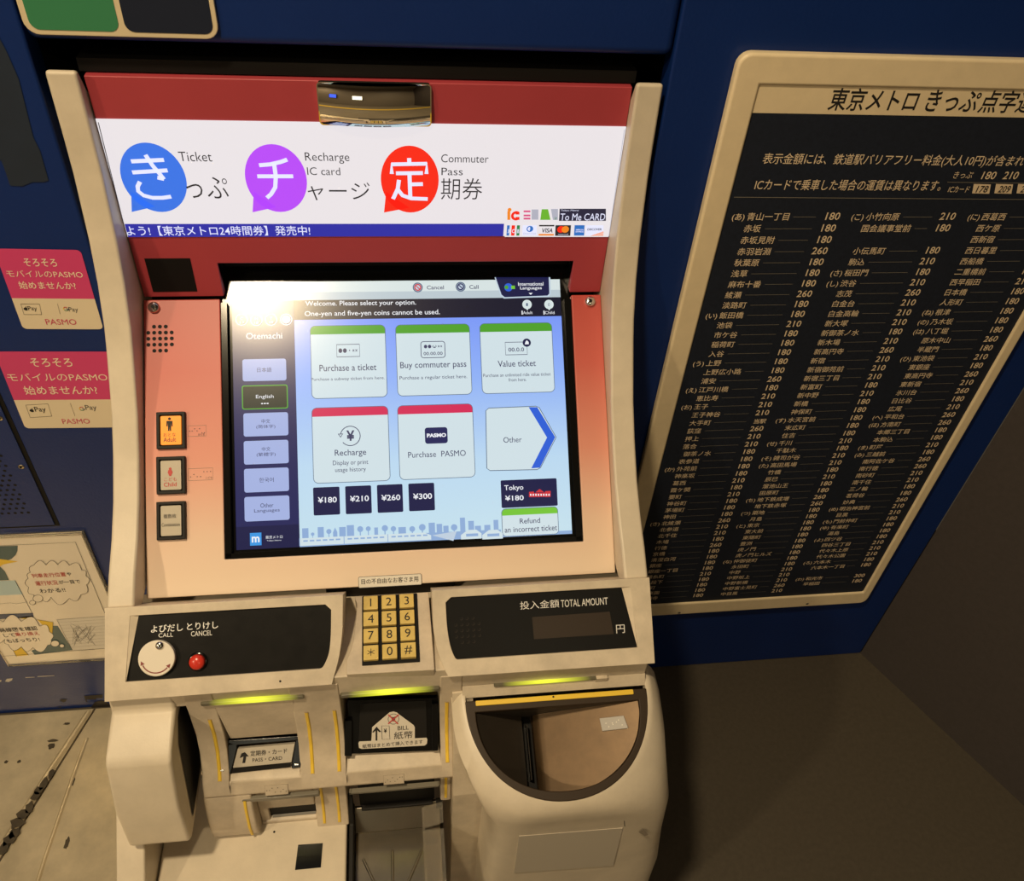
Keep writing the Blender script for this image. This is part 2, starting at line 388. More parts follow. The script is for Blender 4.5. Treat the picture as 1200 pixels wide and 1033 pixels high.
b = MB(); b.prism(FLOOR, [(-2.2, -0.1), (seam(-0.1) - 0.002, -0.1), (seam(0.83) - 0.002, 0.83), (-2.2, 0.83)], 0, 0.004, STEELF)
ridge(b, [(seam(0.40) - .010, 0.40), (seam(0.6) - .011, 0.6), (seam(.72) - .010, .72), (seam(0.825) - .007, 0.825)], 0.012, 0.0035)
for j in range(20):                           # dirt along the seam
    y = 0.50 + 0.0125 * j + random.uniform(-.005, .005); x = seam(y) - 0.004 + random.uniform(-.0035, .002)
    if random.random() < .2: continue
    wd = 0.0022 + 0.009 * max(0, 1 - abs(y - 0.63) / 0.11) * random.uniform(.6, 1.2); k = 9
    b.flat(FLOOR, [(x + wd * random.uniform(.6, 1.2) * math.cos(2 * math.pi * i / k), y + 0.011 * random.uniform(.5, 1.3) * math.sin(2 * math.pi * i / k)) for i in range(k)], GRIME, 0.0078)
for c, rx, ry in (((-0.60, 0.765), 0.007, 0.006), ((-0.60, .775), .009, .003), ((-0.69, 0.742), 0.010, 0.004), ((-0.665, 0.743), .004, .003), ((-0.645, 0.742), .003, .003), ((-0.585, 0.805), .006, .003)):
    k = 11; b.flat(FLOOR, [(c[0] + rx * random.uniform(.6, 1.2) * math.cos(2 * math.pi * i / k), c[1] + ry * random.uniform(.6, 1.2) * math.sin(2 * math.pi * i / k)) for i in range(k)], GRIME, 0.0045)
label(b.build('floor_plate', None, smooth=False), 'shiny worn steel floor plate at the far left, with dirt along its right edge', 'floor plate', 'steel floor plates')

# ================================================================== things on the wall
# --- braille fare board
BT = WALL.off(0.012); BI = WALL.off(0.009)
u0 = BT.px(797, 360)[0]; v1 = BT.px(888, 62.5)[1]; u1 = BT.px(1124.1, 520)[0]; v0 = BT.px(860, 717)[1]
i0 = BI.px(791.1, 480)[0]; i1 = BI.px(1110.2, 520)[0]; j1 = BI.px(889, 99)[1]; j0 = BI.px(860, 702.5)[1]; jt = BI.px(881, 132.2)[1]
board = thing('fare_board', (0.58, YW, 0.2), 'cream framed dark fare board listing station names and prices, right of the ticket machine', 'fare board')
b = MB(); b.prism(WALL, rr(u0, v0, u1, v1, 0.014), 0, 0.012, BOARDF, holes=(rect(i0, j0, i1, j1),)); b.build('board_frame', board, bevel=0.0035, seg=3)
b = MB(); b.prism(WALL, rect(i0, j0, i1, jt), 0, 0.009, BOARDP); 
b.prism(WALL, rect(i0, jt, i1, j1), 0, 0.0092, BOARDF)
tb = lambda *a, **k: b.text(BI, *a, **k)
b.text(BI, '東京メトロ', (968, 131), (1071, 129.5), 27, INK, bold=0.012, shear=0.0)
b.text(BI, 'きっぷ', (1081, 131.5), (1142, 130.5), 26, INK, bold=0.012)
b.text(BI, '点字運賃表', (1144, 132), (1250, 134), 27, INK, bold=0.012)
b.text(BI, '表示金額には、鉄道駅バリアフリー料金(大人10円)が含まれます。', (892, 194), (1222, 197), 15, BOARDT, bold=0.003)
b.text(BI, 'ICカードで乗車した場合の運賃は異なります。', (883, 223.5), (1101, 223), 13, BOARDT, bold=0.003)
b.text(BI, 'きっぷ', (1116, 209), (1138, 209), 8, BOARDT); b.text(BI, '180', (1149, 210), (1165, 210), 9, BOARDT, bold=.008); b.text(BI, '210', (1174, 210), (1191, 210), 9, BOARDT, bold=.008)
b.pxline(BI, [(1110, 213.5), (1240, 215)], 0.0006, BOARDL, 0.0004)
b.text(BI, 'ICカード', (1110, 225.5), (1134, 225.5), 7.5, BOARDT)
for x, tx in ((1139, '178'), (1165, '209'), (1191, '252')):
    b.pxflat(BI, [(x, 226.5), (x + 20, 227), (x + 22, 216), (x + 2, 215.5)], BOARDT, 0.0004); b.text(BI, tx, (x + 3.5, 225.3), (x + 16.5, 225.5), 8, INK, h=0.0008, bold=.01)
b.pxline(BI, [(860, 231), (1240, 234)], 0.0007, BOARDL, 0.0004)
rowA = BI.px(976, 257.5)[1]; rowZ = BI.px(820, 699.5)[1]; NR = 49
cw = (BI.px(924, 258)[0] - BI.px(874.5, 258)[0]) / 5
gv = glyphs('国国国国国', 0.012, 2); csz = 5 * cw / (gv[3] - gv[2])
vsz = (BI.px(983, 257)[0] - BI.px(966.6, 257)[0]); g3 = glyphs('180', 0.012, 2); vsz /= (g3[3] - g3[2])
C1 = 'あ青山一丁目180 赤坂180 赤坂見附180 赤羽岩淵260 秋葉原180 浅草180 麻布十番180 綾瀬260 淡路町180 い飯田橋180 池袋210 市ケ谷180 稲荷町180 入谷180 う上野180 上野広小路180 浦安260 え江戸川橋180 恵比寿210 お王子210 王子神谷210 大手町当駅 荻窪260 押上210 落合210 御茶ノ水180 表参道180 か外苑前180 神楽坂180 葛西210 霞ケ関180 要町210 神谷町180 茅場町180 神田180 き北綾瀬260 北参道210 北千住210 木場180 行徳260 京橋180 清澄白河180 銀座180 銀座一丁目180 錦糸町210 く九段下180 こ麹町180 後楽園180 護国寺180'
C2 = 'こ小竹向原210 国会議事堂前180 - 小伝馬町180 駒込210 さ桜田門180 し渋谷210 志茂260 白金台210 白金高輪210 新大塚210 新御茶ノ水180 新木場210 新高円寺260 新宿210 新宿御苑前210 新宿三丁目210 新富町180 新中野210 新橋180 神保町180 す水天宮前180 末広町180 住吉180 せ千川210 千駄木180 そ雑司が谷210 た高田馬場210 竹橋180 辰巳210 溜池山王180 田原町180 ち地下鉄成増260 地下鉄赤塚260 つ築地180 月島180 と東京180 東大前180 東陽町180 豊洲180 虎ノ門180 虎ノ門ヒルズ180 な仲御徒町180 永田町180 中野210 中野坂上210 中野新橋210 中野富士見町260 中目黒210'
C3 = 'に西葛西210 西ケ原180 西新宿210 西日暮里180 西船橋300 二重橋前180 西早稲田210 日本橋180 人形町180 ね根津180 の乃木坂180 は八丁堀180 原木中山260 半蔵門180 ひ東池袋210 東銀座180 東高円寺260 東新宿210 氷川台260 日比谷180 広尾210 へ平和台260 ほ方南町260 本郷三丁目180 本駒込180 ま町屋210 み三越前180 南阿佐ケ谷260 南行徳260 南砂町210 南千住210 三ノ輪180 茗荷谷180 妙典260 め明治神宮前210 目黒210 も門前仲町180 ゆ有楽町180 湯島180 よ四ツ谷180 四谷三丁目210 代々木上原210 代々木公園210 ろ六本木180 六本木一丁目180 - わ和光市300 早稲田180'
un = [BI.px(874.5, 258)[0], BI.px(1013.5, 258)[0], BI.px(1149, 258)[0]]
uv_ = [BI.px(983, 257)[0], BI.px(1118, 257)[0], BI.px(1192, 356)[0]]
KANA = 'あいうえおかきくこさしすせそたちつとなにねのはひへほまみめもゆよろわ'
for ci, c in enumerate((C1, C2, C3)):
    for ri, e in enumerate(c.split()):
        v = rowA + (rowZ - rowA) * ri / (NR - 1)
        if e == '-': continue
        val = '当駅' if e.endswith('当駅') else e[-3:]; nm = e[:-len(val)]
        if nm[0] in KANA and not nm.startswith('ひえ'):
            b.textu(BI, '(' + nm[0] + ')', un[ci] - 0.3 * cw, v, csz * 0.92, BOARDT, align='r', bold=.008); nm = nm[1:]
        ue = b.textu(BI, nm, un[ci], v, csz, BOARDT, bold=.004)
        us = b.textu(BI, val, uv_[ci], v, vsz if val.isdigit() else csz * .9, BOARDT, align='r', bold=.012)
        us = uv_[ci] - 3 * 0.62 * vsz
        b.line(BI, [(ue + 0.5 * cw, v + 0.0035), (us - 0.45 * cw, v + 0.0035)], 0.0005, BOARDL, 0.0003)
b.build('fare_table', board, smooth=False, weld=False)
for x, y in ((796, 719.5), (946, 709)):       # worn spots on the lower frame
    c = BT.px(x, y - 1); b = MB(); b.flat(BT, circ(c, 0.0028, 12), GREY, 0.0002); b.flat(BT, circ((c[0], c[1] - .0002), 0.0017, 12), CHROME, 0.0004); b.build('frame_screw', board)

# --- line colour sign, top left
ST = WALL.off(0.004)
sign = thing('line_sign', (-0.25, YW, 1.4 - 0.2), 'green and navy sign plate with cream edge above the ticket machine', 'sign')
su0 = ST.px(25, 22)[0]; su1 = ST.px(252, 10)[0]; sv0 = ST.px(140, 43.5)[1]; sv1 = sv0 + 0.17
b = MB(); b.prism(WALL, rr(su0, sv0, su1, sv1, 0.012), 0, 0.004, SIGNE); b.build('sign_plate', sign, bevel=0.001)
gu1 = ST.px(137, 20)[0]; nu0 = ST.px(144, 20)[0]
gv0 = ST.px(100, 36)[1]
b = MB(); b.prism(WALL, rr(su0 + 0.0055, gv0, gu1, sv1 - 0.005, 0.008), 0.004, 0.0045, GREEN); b.build('green_field', sign, smooth=False)
b = MB(); b.prism(WALL, rr(nu0, gv0, su1 - 0.0045, sv1 - 0.005, 0.008), 0.004, 0.0045, NAVYS); b.build('navy_field', sign, smooth=False)

# --- torn dark film on the wall, far left
b = MB(); b.pxflat(WALL, [(-90, 40), (-10, 26), (8, 60), (22, 92), (31, 128), (39, 160), (47, 176), (57, 211), (52, 213), (38, 213), (26, 218), (12, 217), (8, 205), (2, 188), (-30, 180), (-90, 170)], TAPE, 0.0008)
label(b.build('film_patch', None, smooth=False), 'torn dark grey film patch stuck on the blue wall, left of the machine frame', 'film patch')

# --- smartphone pass stickers
a_ = math.radians(1.5)
STK = Pl((0, YW - 0.0007, 0), (math.cos(a_), 0, -math.sin(a_)), (math.sin(a_), 0, math.cos(a_)))
def pass_sticker(oy, pts, lab):
    z = Z(7.379, 0, oy)
    b = MB()
    uv = [STK.px(*z(*p)) for p in (pts['tl'], pts['tr'], pts['br'], pts['bl'])]
    ua, va = (uv[0][0] + uv[3][0]) / 2, (uv[2][1] + uv[3][1]) / 2; ub, vb = (uv[1][0] + uv[2][0]) / 2, (uv[0][1] + uv[1][1]) / 2
    vm = (STK.px(*z(*pts['ml']))[1] + STK.px(*z(*pts['mr']))[1]) / 2
    r = 0.005
    out = rr(ua, va, ub, vb, r)
    top = [p for p in out if p[1] > vm]; low = [p for p in out if p[1] <= vm]
    b.flat(STK, rect(ua, va + r, ub, vm), PALE, 0.0); b.flat(STK, [p for p in out if p[1] <= va + r + 1e-9], PALE, 0.0)
    b.flat(STK, rect(ua, vm, ub, vb - r), PINK, 0.0); b.flat(STK, [p for p in out if p[1] >= vb - r - 1e-9], PINK, 0.0)
    T = lambda body, l, rt, h, m, bold=0.012: b.text(STK, body, z(*l), z(*rt), h / 7.379, m, 0.0003, bold)
    for t in pts['text']: T(*t)
    ap = pts['apple']
    b.pxline(STK, [z(*p) for p in ap], 0.0005, INK, 0.0003, close=True)
    x, y, k = pts['logo']                       # bitten apple mark
    c = STK.px(*z(x, y)); rr_ = 0.0021 * k
    pts_a = [(c[0] + rr_ * (1 + 0.1 * math.cos(2 * t)) * math.cos(t) * (0.72 if math.cos(t) > .85 else 1), c[1] + rr_ * math.sin(t)) for t in [2 * math.pi * i / 20 for i in range(20)]]
    b.flat(STK, pts_a, INK, 0.0003); b.flat(STK, [(c[0], c[1] + rr_ * 1.1), (c[0] + rr_ * .6, c[1] + rr_ * 1.2), (c[0] + rr_ * .6, c[1] + rr_ * 1.8)], INK, 0.0003)
    x, y = pts['g']; c = STK.px(*z(x, y)); q = 0.0024 * k
    for a0, a1, mm in ((45, 135, REDI), (135, 215, YELLOW), (215, 320, SIGNGD if False else GREEN), (320, 360, NAVYP)):
        b.line(STK, circ(c, q, 8, a0, a1), 0.0009, mm, 0.0003)
    b.line(STK, [c, (c[0] + q, c[1])], 0.0009, NAVYP, 0.0003)
    b.pxline(STK, [z(*p) for p in pts['div']], 0.0004, INKL, 0.0003)
    label(b.build('pass_sticker', None, smooth=False), lab, 'sticker', 'pass stickers on the blue wall')
pass_sticker(280, dict(tl=(-60, 88), tr=(695, 92), br=(893, 778), bl=(205, 785), ml=(112, 517), mr=(815, 518),
    text=[('そろそろ', (218, 240), (500, 236), 68, PALEI, 0.008), ('モバイルのPASMO', (68, 330), (722, 333), 58, PALEI, 0.0), ('始めませんか?', (176, 436), (664, 434), 66, PALEI, 0.008),
          ('Pay', (252, 628), (327, 628), 46, INK, 0.0), ('Pay', (604, 640), (682, 640), 50, INKG, 0.0), ('PASMO', (404, 744), (666, 740), 48, PINKI, 0.0)],
    apple=[(180, 563), (342, 563), (360, 654), (208, 654)], logo=(224, 606, 1.0), g=(570, 606), div=[(497, 560), (520, 650)]),
    'pink and cream pass sticker, upper one, clear of the machine frame at its right')
pass_sticker(400, dict(tl=(-50, 105), tr=(1080, 75), br=(1290, 732), bl=(228, 765), ml=(130, 518), mr=(950, 497),
    text=[('そろそろ', (276, 222), (634, 218), 74, PALEI, 0.008), ('モバイルのPASMO', (80, 352), (934, 332), 66, PALEI, 0.0), ('始めませんか?', (226, 470), (850, 452), 76, PALEI, 0.008),
          ('Pay', (312, 622), (406, 620), 54, INK, 0.0), ('Pay', (748, 606), (844, 604), 54, INKG, 0.0), ('PASMO', (546, 716), (782, 710), 42, PINKI, 0.0)],
    apple=[(222, 552), (415, 541), (448, 648), (262, 660)], logo=(276, 600, 1.15), g=(708, 584), div=[(608, 535), (648, 646)]),
    'pink and cream pass sticker, lower one, running under the machine frame')

# --- access panel with perforations
AP = WALL
panel = thing('access_panel', (-0.6, YW, 0.5), 'blue perforated access panel set in the blue wall below the lower pass sticker', 'access panel')
z = Z(7.379, 0, 540)
pu1 = AP.px(*z(520, 560))[0]; pv0 = AP.px(*z(510, 562))[1]; pv1 = pv0 + 0.33; pu0 = pu1 - 0.40
b = MB(); b.prism(AP, rect(pu0, pv0, pu1, pv1), -0.001, 0.0006, BLACKM); b.build('panel_gap', panel, smooth=False)
b = MB(); b.prism(AP, rect(pu0 + 0.004, pv0 + 0.004, pu1 - 0.0055, pv1 - 0.004), 0.0006, 0.0022, BLUE)
c0 = AP.px(*z(250, 438)); dx = (AP.px(*z(250, 438))[0] - AP.px(*z(22, 446))[0]) / 4; dy = abs(AP.px(*z(250, 438))[1] - AP.px(*z(100, 118))[1]) / 8
for r_ in range(16):
    for k in range(7 if r_ % 2 == 0 else 7):
        x = c0[0] - dx * k - (dx * 0.5 if r_ % 2 else 0); y = c0[1] + dy * r_
        b.flat(AP, circ((x, y), dx * 0.27, 8), BLACKM, 0.0024)
b.build('panel_door', panel, smooth=False)
c = AP.px(*z(188, 42)); b = MB(); b.flatdome(AP, circ(c, 0.0038, 16), 0.0022, 0.0026, 0.0012, STEEL); b.flat(AP, circ(c, .0018, 6), BLACKM, 0.0041); b.build('panel_screw', panel)
c = AP.px(*Z(7.379, 0, 400)(2, 655)); b = MB(); b.flatdome(AP, circ(c, 0.0038, 16), 0.0022, 0.0026, 0.0012, STEEL); b.flat(AP, circ(c, .0018, 6), BLACKM, 0.0041); b.build('panel_screw', panel)

# --- comic style poster in a clear sleeve
PO = WALL.off(0.0024)
z = Z(5.166, 0, 600)
poster = thing('poster', (-0.5, YW, 0.35), 'cream comic style poster with speech clouds in a clear sleeve, low on the blue wall', 'poster')
qu1 = (PO.px(*z(500, 122))[0] + PO.px(*z(636, 480))[0]) / 2; qv1 = PO.px(*z(300, 140))[1]; qv0 = PO.px(*z(300, 908))[1]; qu0 = PO.px(*z(-190, 500))[0] - 0.006
b = MB(); b.prism(WALL, rect(qu0, qv0, qu1, qv1), 0, 0.0024, POSTER)
px_ = lambda pts, m, h=0.0003: b.pxflat(PO, [z(*p) for p in pts], m, h)
pl_ = lambda pts, wd, m, h=0.0006, close=False: b.pxline(PO, [z(*p) for p in pts], wd, m, h, close)
pl_([(-200, 213), (457, 183), (640, 625)], 0.0006, INK)
px_([(-200, 214), (108, 205), (106, 235), (95, 262), (70, 285), (40, 296), (0, 300), (-200, 300)], TEAL)
px_([(-200, 300), (0, 285), (110, 300), (20, 318), (0, 330), (30, 390), (-200, 395)], YELLOW, 0.0004)
px_([(-200, 395), (0, 330), (30, 360), (55, 412), (-200, 425)], TEAL, 0.0005)
px_([(-200, 425), (92, 415), (140, 500), (-200, 515)], SKYP)
px_([(-200, 515), (140, 500), (192, 610), (-200, 628)], POSTER)
pl_([(92, 415), (195, 612), (-200, 628)], 0.0006, INK)
px_([(-200, 628), (200, 612), (205, 640), (-200, 660)], NAVYP)
pl_([(-200, 566), (0, 556), (60, 550), (100, 556), (165, 545)], 0.0005, INKG)
px_([(110, 640), (195, 628), (205, 660), (150, 650)], YELLOW)
px_([(225, 652), (322, 668), (318, 740), (262, 690)], YELLOW); pl_([(225, 652), (322, 668), (318, 745)], 0.0006, INK)
px_([(322, 690), (350, 690), (440, 838), (210, 866), (190, 840), (310, 800)], TEAL)
px_([(65, 810), (120, 812), (172, 868), (100, 875)], YELLOW); pl_([(65, 810), (100, 875)], .0006, INK); pl_([(130, 815), (175, 868)], .0006, INK)
px_([(345, 652), (640, 632), (650, 825), (440, 838)], LABEL, 0.0005); pl_([(345, 652), (640, 632), (655, 825), (440, 838)], 0.0006, INK, 0.0007, True)
for i in range(9): pl_([(355 + 9 * i, 668 + 19 * i), (640, 650 + 19 * i)], 0.0003, INKL, 0.0007)
for i in range(14):
    a = [(500 + 85 * math.cos(1.9 * i + t) * random.uniform(.5, 1), 738 + 75 * math.sin(2.3 * i + 1.3 * t) * random.uniform(.5, 1)) for t in (0, 1.1, 2.4, 3.3)]
    pl_(a, 0.0003, INKG, 0.0008)
pl_([(-200, 890), (645, 826)], 0.0006, INK)
def cloud(pts, m=POSTER, r=26):
    px_(pts, m, 0.0007)
    for i in range(len(pts)):
        a, c_ = pts[i], pts[(i + 1) % len(pts)]; mx, my = (a[0] + c_[0]) / 2, (a[1] + c_[1]) / 2; L = math.hypot(c_[0] - a[0], c_[1] - a[1])
        if L < 1: continue
        nx, ny = (c_[1] - a[1]) / L, -(c_[0] - a[0]) / L
        arc = [(a[0] + (c_[0] - a[0]) * t + nx * L * 0.38 * math.sin(math.pi * t), a[1] + (c_[1] - a[1]) * t + ny * L * 0.38 * math.sin(math.pi * t)) for t in [k / 8 for k in range(9)]]
        px_(arc, m, 0.0007); pl_(arc, 0.0006, INK, 0.0009)
cloud([(185, 365), (205, 322), (280, 320), (350, 318), (420, 322), (495, 350), (520, 385), (525, 440), (490, 500), (420, 522), (310, 515), (250, 525), (205, 500), (175, 455), (172, 400)])
cloud([(-60, 690), (20, 665), (130, 662), (240, 690), (300, 725), (310, 775), (290, 805), (200, 820), (130, 815), (50, 800), (30, 770), (-60, 760)])
for x, y, r in ((231, 522, 30), (198, 547, 18), (334, 795, 25), (376, 809, 14)):
    e_ = [(x + r * math.cos(t), y + r * .72 * math.sin(t)) for t in [2 * math.pi * i / 20 for i in range(20)]]
    px_(e_, POSTER, 0.001); pl_(e_, 0.0006, INK, 0.0012, True)
tx = lambda s_, l, r, h, m, bold=0.005: b.text(PO, s_, z(*l), z(*r), h / 5.166, m, 0.0011, bold)
tx('列車走行位置', (200, 398), (404, 388), 26, REDI); tx('や', (410, 386), (436, 384), 22, INK)
tx('運行状況', (222, 446), (356, 438), 28, REDI); tx('が一目で', (362, 436), (490, 430), 24, INK)
tx('わかる!!', (248, 490), (402, 482), 26, INK)
tx('路線図を確認', (4, 726), (234, 716), 26, INK); tx('して', (30, 758), (96, 752), 22, INK); tx('乗り換え', (98, 752), (244, 744), 24, REDI); tx('もばっちり!', (48, 792), (246, 780), 24, INK)
b.build('poster_sheet', poster, smooth=False)
b = MB(); b.prism(WALL, rect(qu0, qv0 - .004, qu1 + 0.004, qv1 + 0.004), 0.0, 0.0042, ACRY, holes=(rect(qu0 + .002, qv0 + .001, qu1 - 0.0005, qv1 - 0.0005),)); b.build('sleeve_edge', poster, smooth=False)

# --- scuffs on the wall above the floor
SC = mat('dark_scuff', (0.022, 0.018, 0.015), rough=0.6)
WS = mat('pale_scratch', (0.55, 0.52, 0.46), rough=0.6)
z = Z(7.379, 0, 760)
b = MB()
for q, m_ in (([(45, 285), (60, 262), (110, 258), (105, 275), (75, 290)], WS), ([(0, 275), (12, 272), (12, 286), (0, 290)], WS), ([(220, 248), (300, 246), (300, 250), (222, 254)], WS), ([(325, 240), (470, 232), (470, 237), (325, 246)], WS),
              ([(515, 450), (530, 437), (580, 437), (570, 458), (550, 468)], SC), ([(500, 512), (520, 500), (535, 512)], SC), ([(725, 410), (890, 398), (885, 430), (835, 428), (830, 442), (745, 440), (760, 470), (745, 460)], SC),
              ([(790, 505), (820, 462), (880, 448), (930, 470), (960, 500), (960, 515), (800, 520)], SC)):
    b.pxflat(WALL, [z(*p) for p in q], m_, 0.0006)
o = b.build('wall_scuffs', None, smooth=False, kind='structure')

# ================================================================== the ticket machine
MX0, MX1 = -0.309, 0.271
IX0, IX1 = -0.2803, 0.2433
tm = thing('ticket_machine', (-0.019, 0.62, 0), 'beige and red ticket machine with lit touch screen, set in the blue wall', 'ticket machine')
PROF = [(.830, -.3055), (.8285, -.335), (.8265, -.368), (.8235, -.402), (.8115, -.467), (.7985, -.511), (.780, -.553), (.766, -.575), (.7495, -.598), (.726, -.6305), (.696, -.662), (.659, -.6945), (.625, -.717), (.591, -.7345), (.5625, -.7535)]
def up(yz): return [(y, z_ + EYE) for y, z_ in yz]
for x0, x1 in ((MX0, MX0 + 0.0275), (MX1 - 0.0275, MX1)):
    b = MB(); b.xprism(up(PROF + [(.578, -.7755), (.84, -.7755), (.875, -.70), (.875, -.36), (.846, -.325), (.8365, -.3055)]), x0, x1, BEIGE)
    b.build('side_frame', tm, bevel=0.004, seg=3, angle=30)
# body behind the faces
b = MB(); b.box(MX0 + 0.02, MX1 - 0.02, 0.875, 1.05, EYE - 0.80, EYE - 0.312, BLACKM); b.box(MX0 + 0.024, MX1 - 0.024, 0.85, 0.9, EYE - 0.312, EYE - 0.300, BLACKM)
b.box(MX0 + 0.02, MX1 - 0.02, 0.62, 1.05, 0.0, EYE - 0.80, BEIGE2)
b.build('cabinet_body', tm, smooth=False)

# --- header: red panel with the screen notch, lit sign, mirror
sa, sb = HEAD.px(112, 139), HEAD.px(714, 277)
ZS1, ZS0 = sa[1], (sb[1] + HEAD.px(149, 276)[1]) / 2
nx0, nx1 = -0.1935, 0.2057; nz = HEAD.px(460, 307.8)[1]
b = MB(); b.prism(HEAD, [(IX0, -.3135), (IX0, -.557), (nx0, -.557), (nx0, nz), (nx1, nz), (nx1, -.557), (IX1, -.557), (IX1, -.3135)][::-1], -0.012, 0.0, RED)
b.build('header_panel', tm, bevel=0.0012)
b = MB(); b.prism(HEAD, rect(-.2690, -.5495, -.2215, -.5072), 0.0, 0.0006, BLACKM); b.build('sensor_window', tm, smooth=False)
b = MB(); b.prism(HEAD, rect(IX0 + 0.0006, ZS0, IX1 - 0.0006, ZS1), 0.0, 0.0012, SIGNW)
H = 0.0013
z1 = Z(2.857, 0, 0); z2 = Z(2.857, 380, 0)
t_v1 = HEAD.px(*z1(430, 748))[1]; t_u1 = HEAD.px(*z2(600, 770))[0]
b.flat(HEAD, rect(IX0 + 0.001, ZS0, t_u1, t_v1), SIGNT, H)
b.text(HEAD, 'よう!【東京メトロ24時間券】発売中!', z1(428, 788), z1(1040, 785), 11.6, SIGNL, H + .0004, bold=0.003)
def bubble(pts_box, tail, m_):
    (x0, y0), (x1, y1) = pts_box; xm, ym = (x0 + x1) / 2, (y0 + y1) / 2 - 3
    a = (HEAD.px(x0, ym)[0], HEAD.px(xm, y1)[1]); c = (HEAD.px(x1, ym)[0], HEAD.px(xm, y0)[1])
    cx, cy = (a[0] + c[0]) / 2, (a[1] + c[1]) / 2; rx, ry = (c[0] - a[0]) / 2, (c[1] - a[1]) / 2
    b.flat(HEAD, [(cx + rx * math.cos(t), cy + ry * math.sin(t)) for t in [2 * math.pi * i / 48 for i in range(48)]], m_, H)
    b.pxflat(HEAD, tail, m_, H)
bubble((z1(404, 476), z1(621, 708)), [z1(440, 640), z1(442, 708), z1(520, 690)], SIGNB)
bubble((z1(820, 481), z1(1026, 708)), [z1(850, 640), z1(846, 709), z1(925, 692)], SIGNP)
bubble((z2(189, 486), z2(383, 710)), [z2(207, 640), z2(200, 710), z2(285, 694)], SIGNR)
st = lambda pts, wd=0.0042: b.pxline(HEAD, pts, wd, SIGNL, H + .0005)
q = lambda f, *p: [f(*a) for a in p]
st(q(z1, (440, 538), (550, 533))); st(q(z1, (444, 575), (562, 568))); st(q(z1, (488, 516), (512, 552), (536, 580), (550, 598))); st(q(z1, (550, 597), (528, 592)))
st(q(z1, (470, 606), (462, 622), (464, 638), (482, 652), (512, 660), (545, 660), (574, 656)))
st(q(z1, (868, 551), (905, 548), (940, 540), (962, 532))); st(q(z1, (862, 588), (982, 588))); st(q(z1, (918, 545), (924, 588), (922, 625), (908, 648), (894, 660)))
st(q(z2, (284, 527), (285, 548))); st(q(z2, (226, 580), (226, 548), (342, 546), (342, 580))); st(q(z2, (240, 578), (330, 577))); st(q(z2, (285, 578), (288, 660))); st(q(z2, (288, 615), (330, 614)))
st(q(z2, (250, 600), (246, 630), (230, 664))); st(q(z2, (246, 632), (262, 652), (290, 662), (346, 664)))
ht = lambda s_, f, l, r, h, m_=SIGNK, bold=0.0: b.text(HEAD, s_, f(*l), f(*r), h / 2.857, m_, H + .0005, bold)
ht('Ticket', z1, (603, 539), (712, 537), 32, bold=-0.004)
ht('っぷ', z1, (632, 664), (770, 660), 72, bold=-0.006)
ht('Recharge', z1, (1024, 548), (1171, 543), 37, bold=-0.004); ht('IC card', z1, (1030, 584), (1140, 584), 26, bold=-0.004)
ht('ャージ', z1, (1034, 672), (1240, 665), 60, bold=-0.006)
ht('Commuter', z2, (391, 543), (549, 541), 27, bold=-0.004); ht('Pass', z2, (392, 585), (463, 584), 25, bold=-0.004)
ht('期券', z2, (390, 668), (527, 664), 72, bold=-0.006)
b.pxline(HEAD, q(z1, (330, 408), (414, 745)), 0.0008, SIGNK, H); b.pxline(HEAD, q(z2, (1004, 432), (952, 790)), 0.0006, SIGNG, H)
z8 = Z(7.059, 570, 230)
ps = lambda pts, m_, h=H + .0004: b.pxflat(HEAD, [z8(*p) for p in pts], m_, h)
wbox = [z8(150, 222), z8(1008, 222), z8(1008, 332), z8(150, 332)]; b.pxflat(HEAD, wbox, SIGNW, H + .0002)
ps([(172, 118), (196, 118), (196, 190), (172, 190)], SIGNO); b.flat(HEAD, circ(HEAD.px(*z8(190, 106)), 0.0022, 12), SIGNO, H + .0004)
b.line(HEAD, circ(HEAD.px(*z8(244, 156)), 0.0042, 14, 60, 300), 0.0030, SIGNR, H + .0005); ps([(240, 124), (272, 124), (272, 146), (240, 146)], SIGNR); ps([(240, 166), (272, 166), (272, 190), (240, 190)], SIGNR)
for y in (112, 146, 172): ps([(306, y), (362, y), (362, y + 15), (306, y + 15)], SIGNPK)
ps([(372, 104), (428, 104), (428, 188), (372, 188)], SIGNG)
ps([(456, 102), (508, 102), (528, 190), (444, 190)], SIGNGR); ps([(532, 100), (590, 100), (590, 190), (548, 190)], SIGNG); ht('2', z8, (556, 186), (582, 186), 18 * .4, SIGNGD)
ps([(604, 98), (986, 98), (986, 198), (598, 198)], SIGNN)
b.text(HEAD, 'Tokyo Metro', z8(612, 122), z8(760, 120), 2.4, SIGNL, H + .0007); b.text(HEAD, 'To Me CARD', z8(606, 196), z8(976, 192), 8.2, SIGNL, H + .0007)
for x0, x1, m_, l in ((164, 192, SIGNDB, 'J'), (202, 236, SIGNR, 'C'), (246, 276, SIGNGD, 'B')):
    ps([(x0 + 6, 235), (x1, 235), (x1 - 6, 320), (x0, 320)], m_); b.text(HEAD, l, z8(x0 + 7, 298), z8(x1 - 7, 298), 4.5, SIGNL, H + .0007, bold=.02)
ps([(300, 236), (414, 236), (414, 320), (296, 320)], SIGNL); b.line(HEAD, circ(HEAD.px(*z8(358, 264)), 0.0032, 16), 0.0012, SIGNDB, H + .0006, close=True); b.line(HEAD, circ(HEAD.px(*z8(358, 264)), 0.0018, 12, -90, 90), 0.0022, SIGNDB, H + .0006); b.text(HEAD, 'Diners Club', z8(304, 312), z8(408, 308), 2.2, SIGNG, H + .0006)
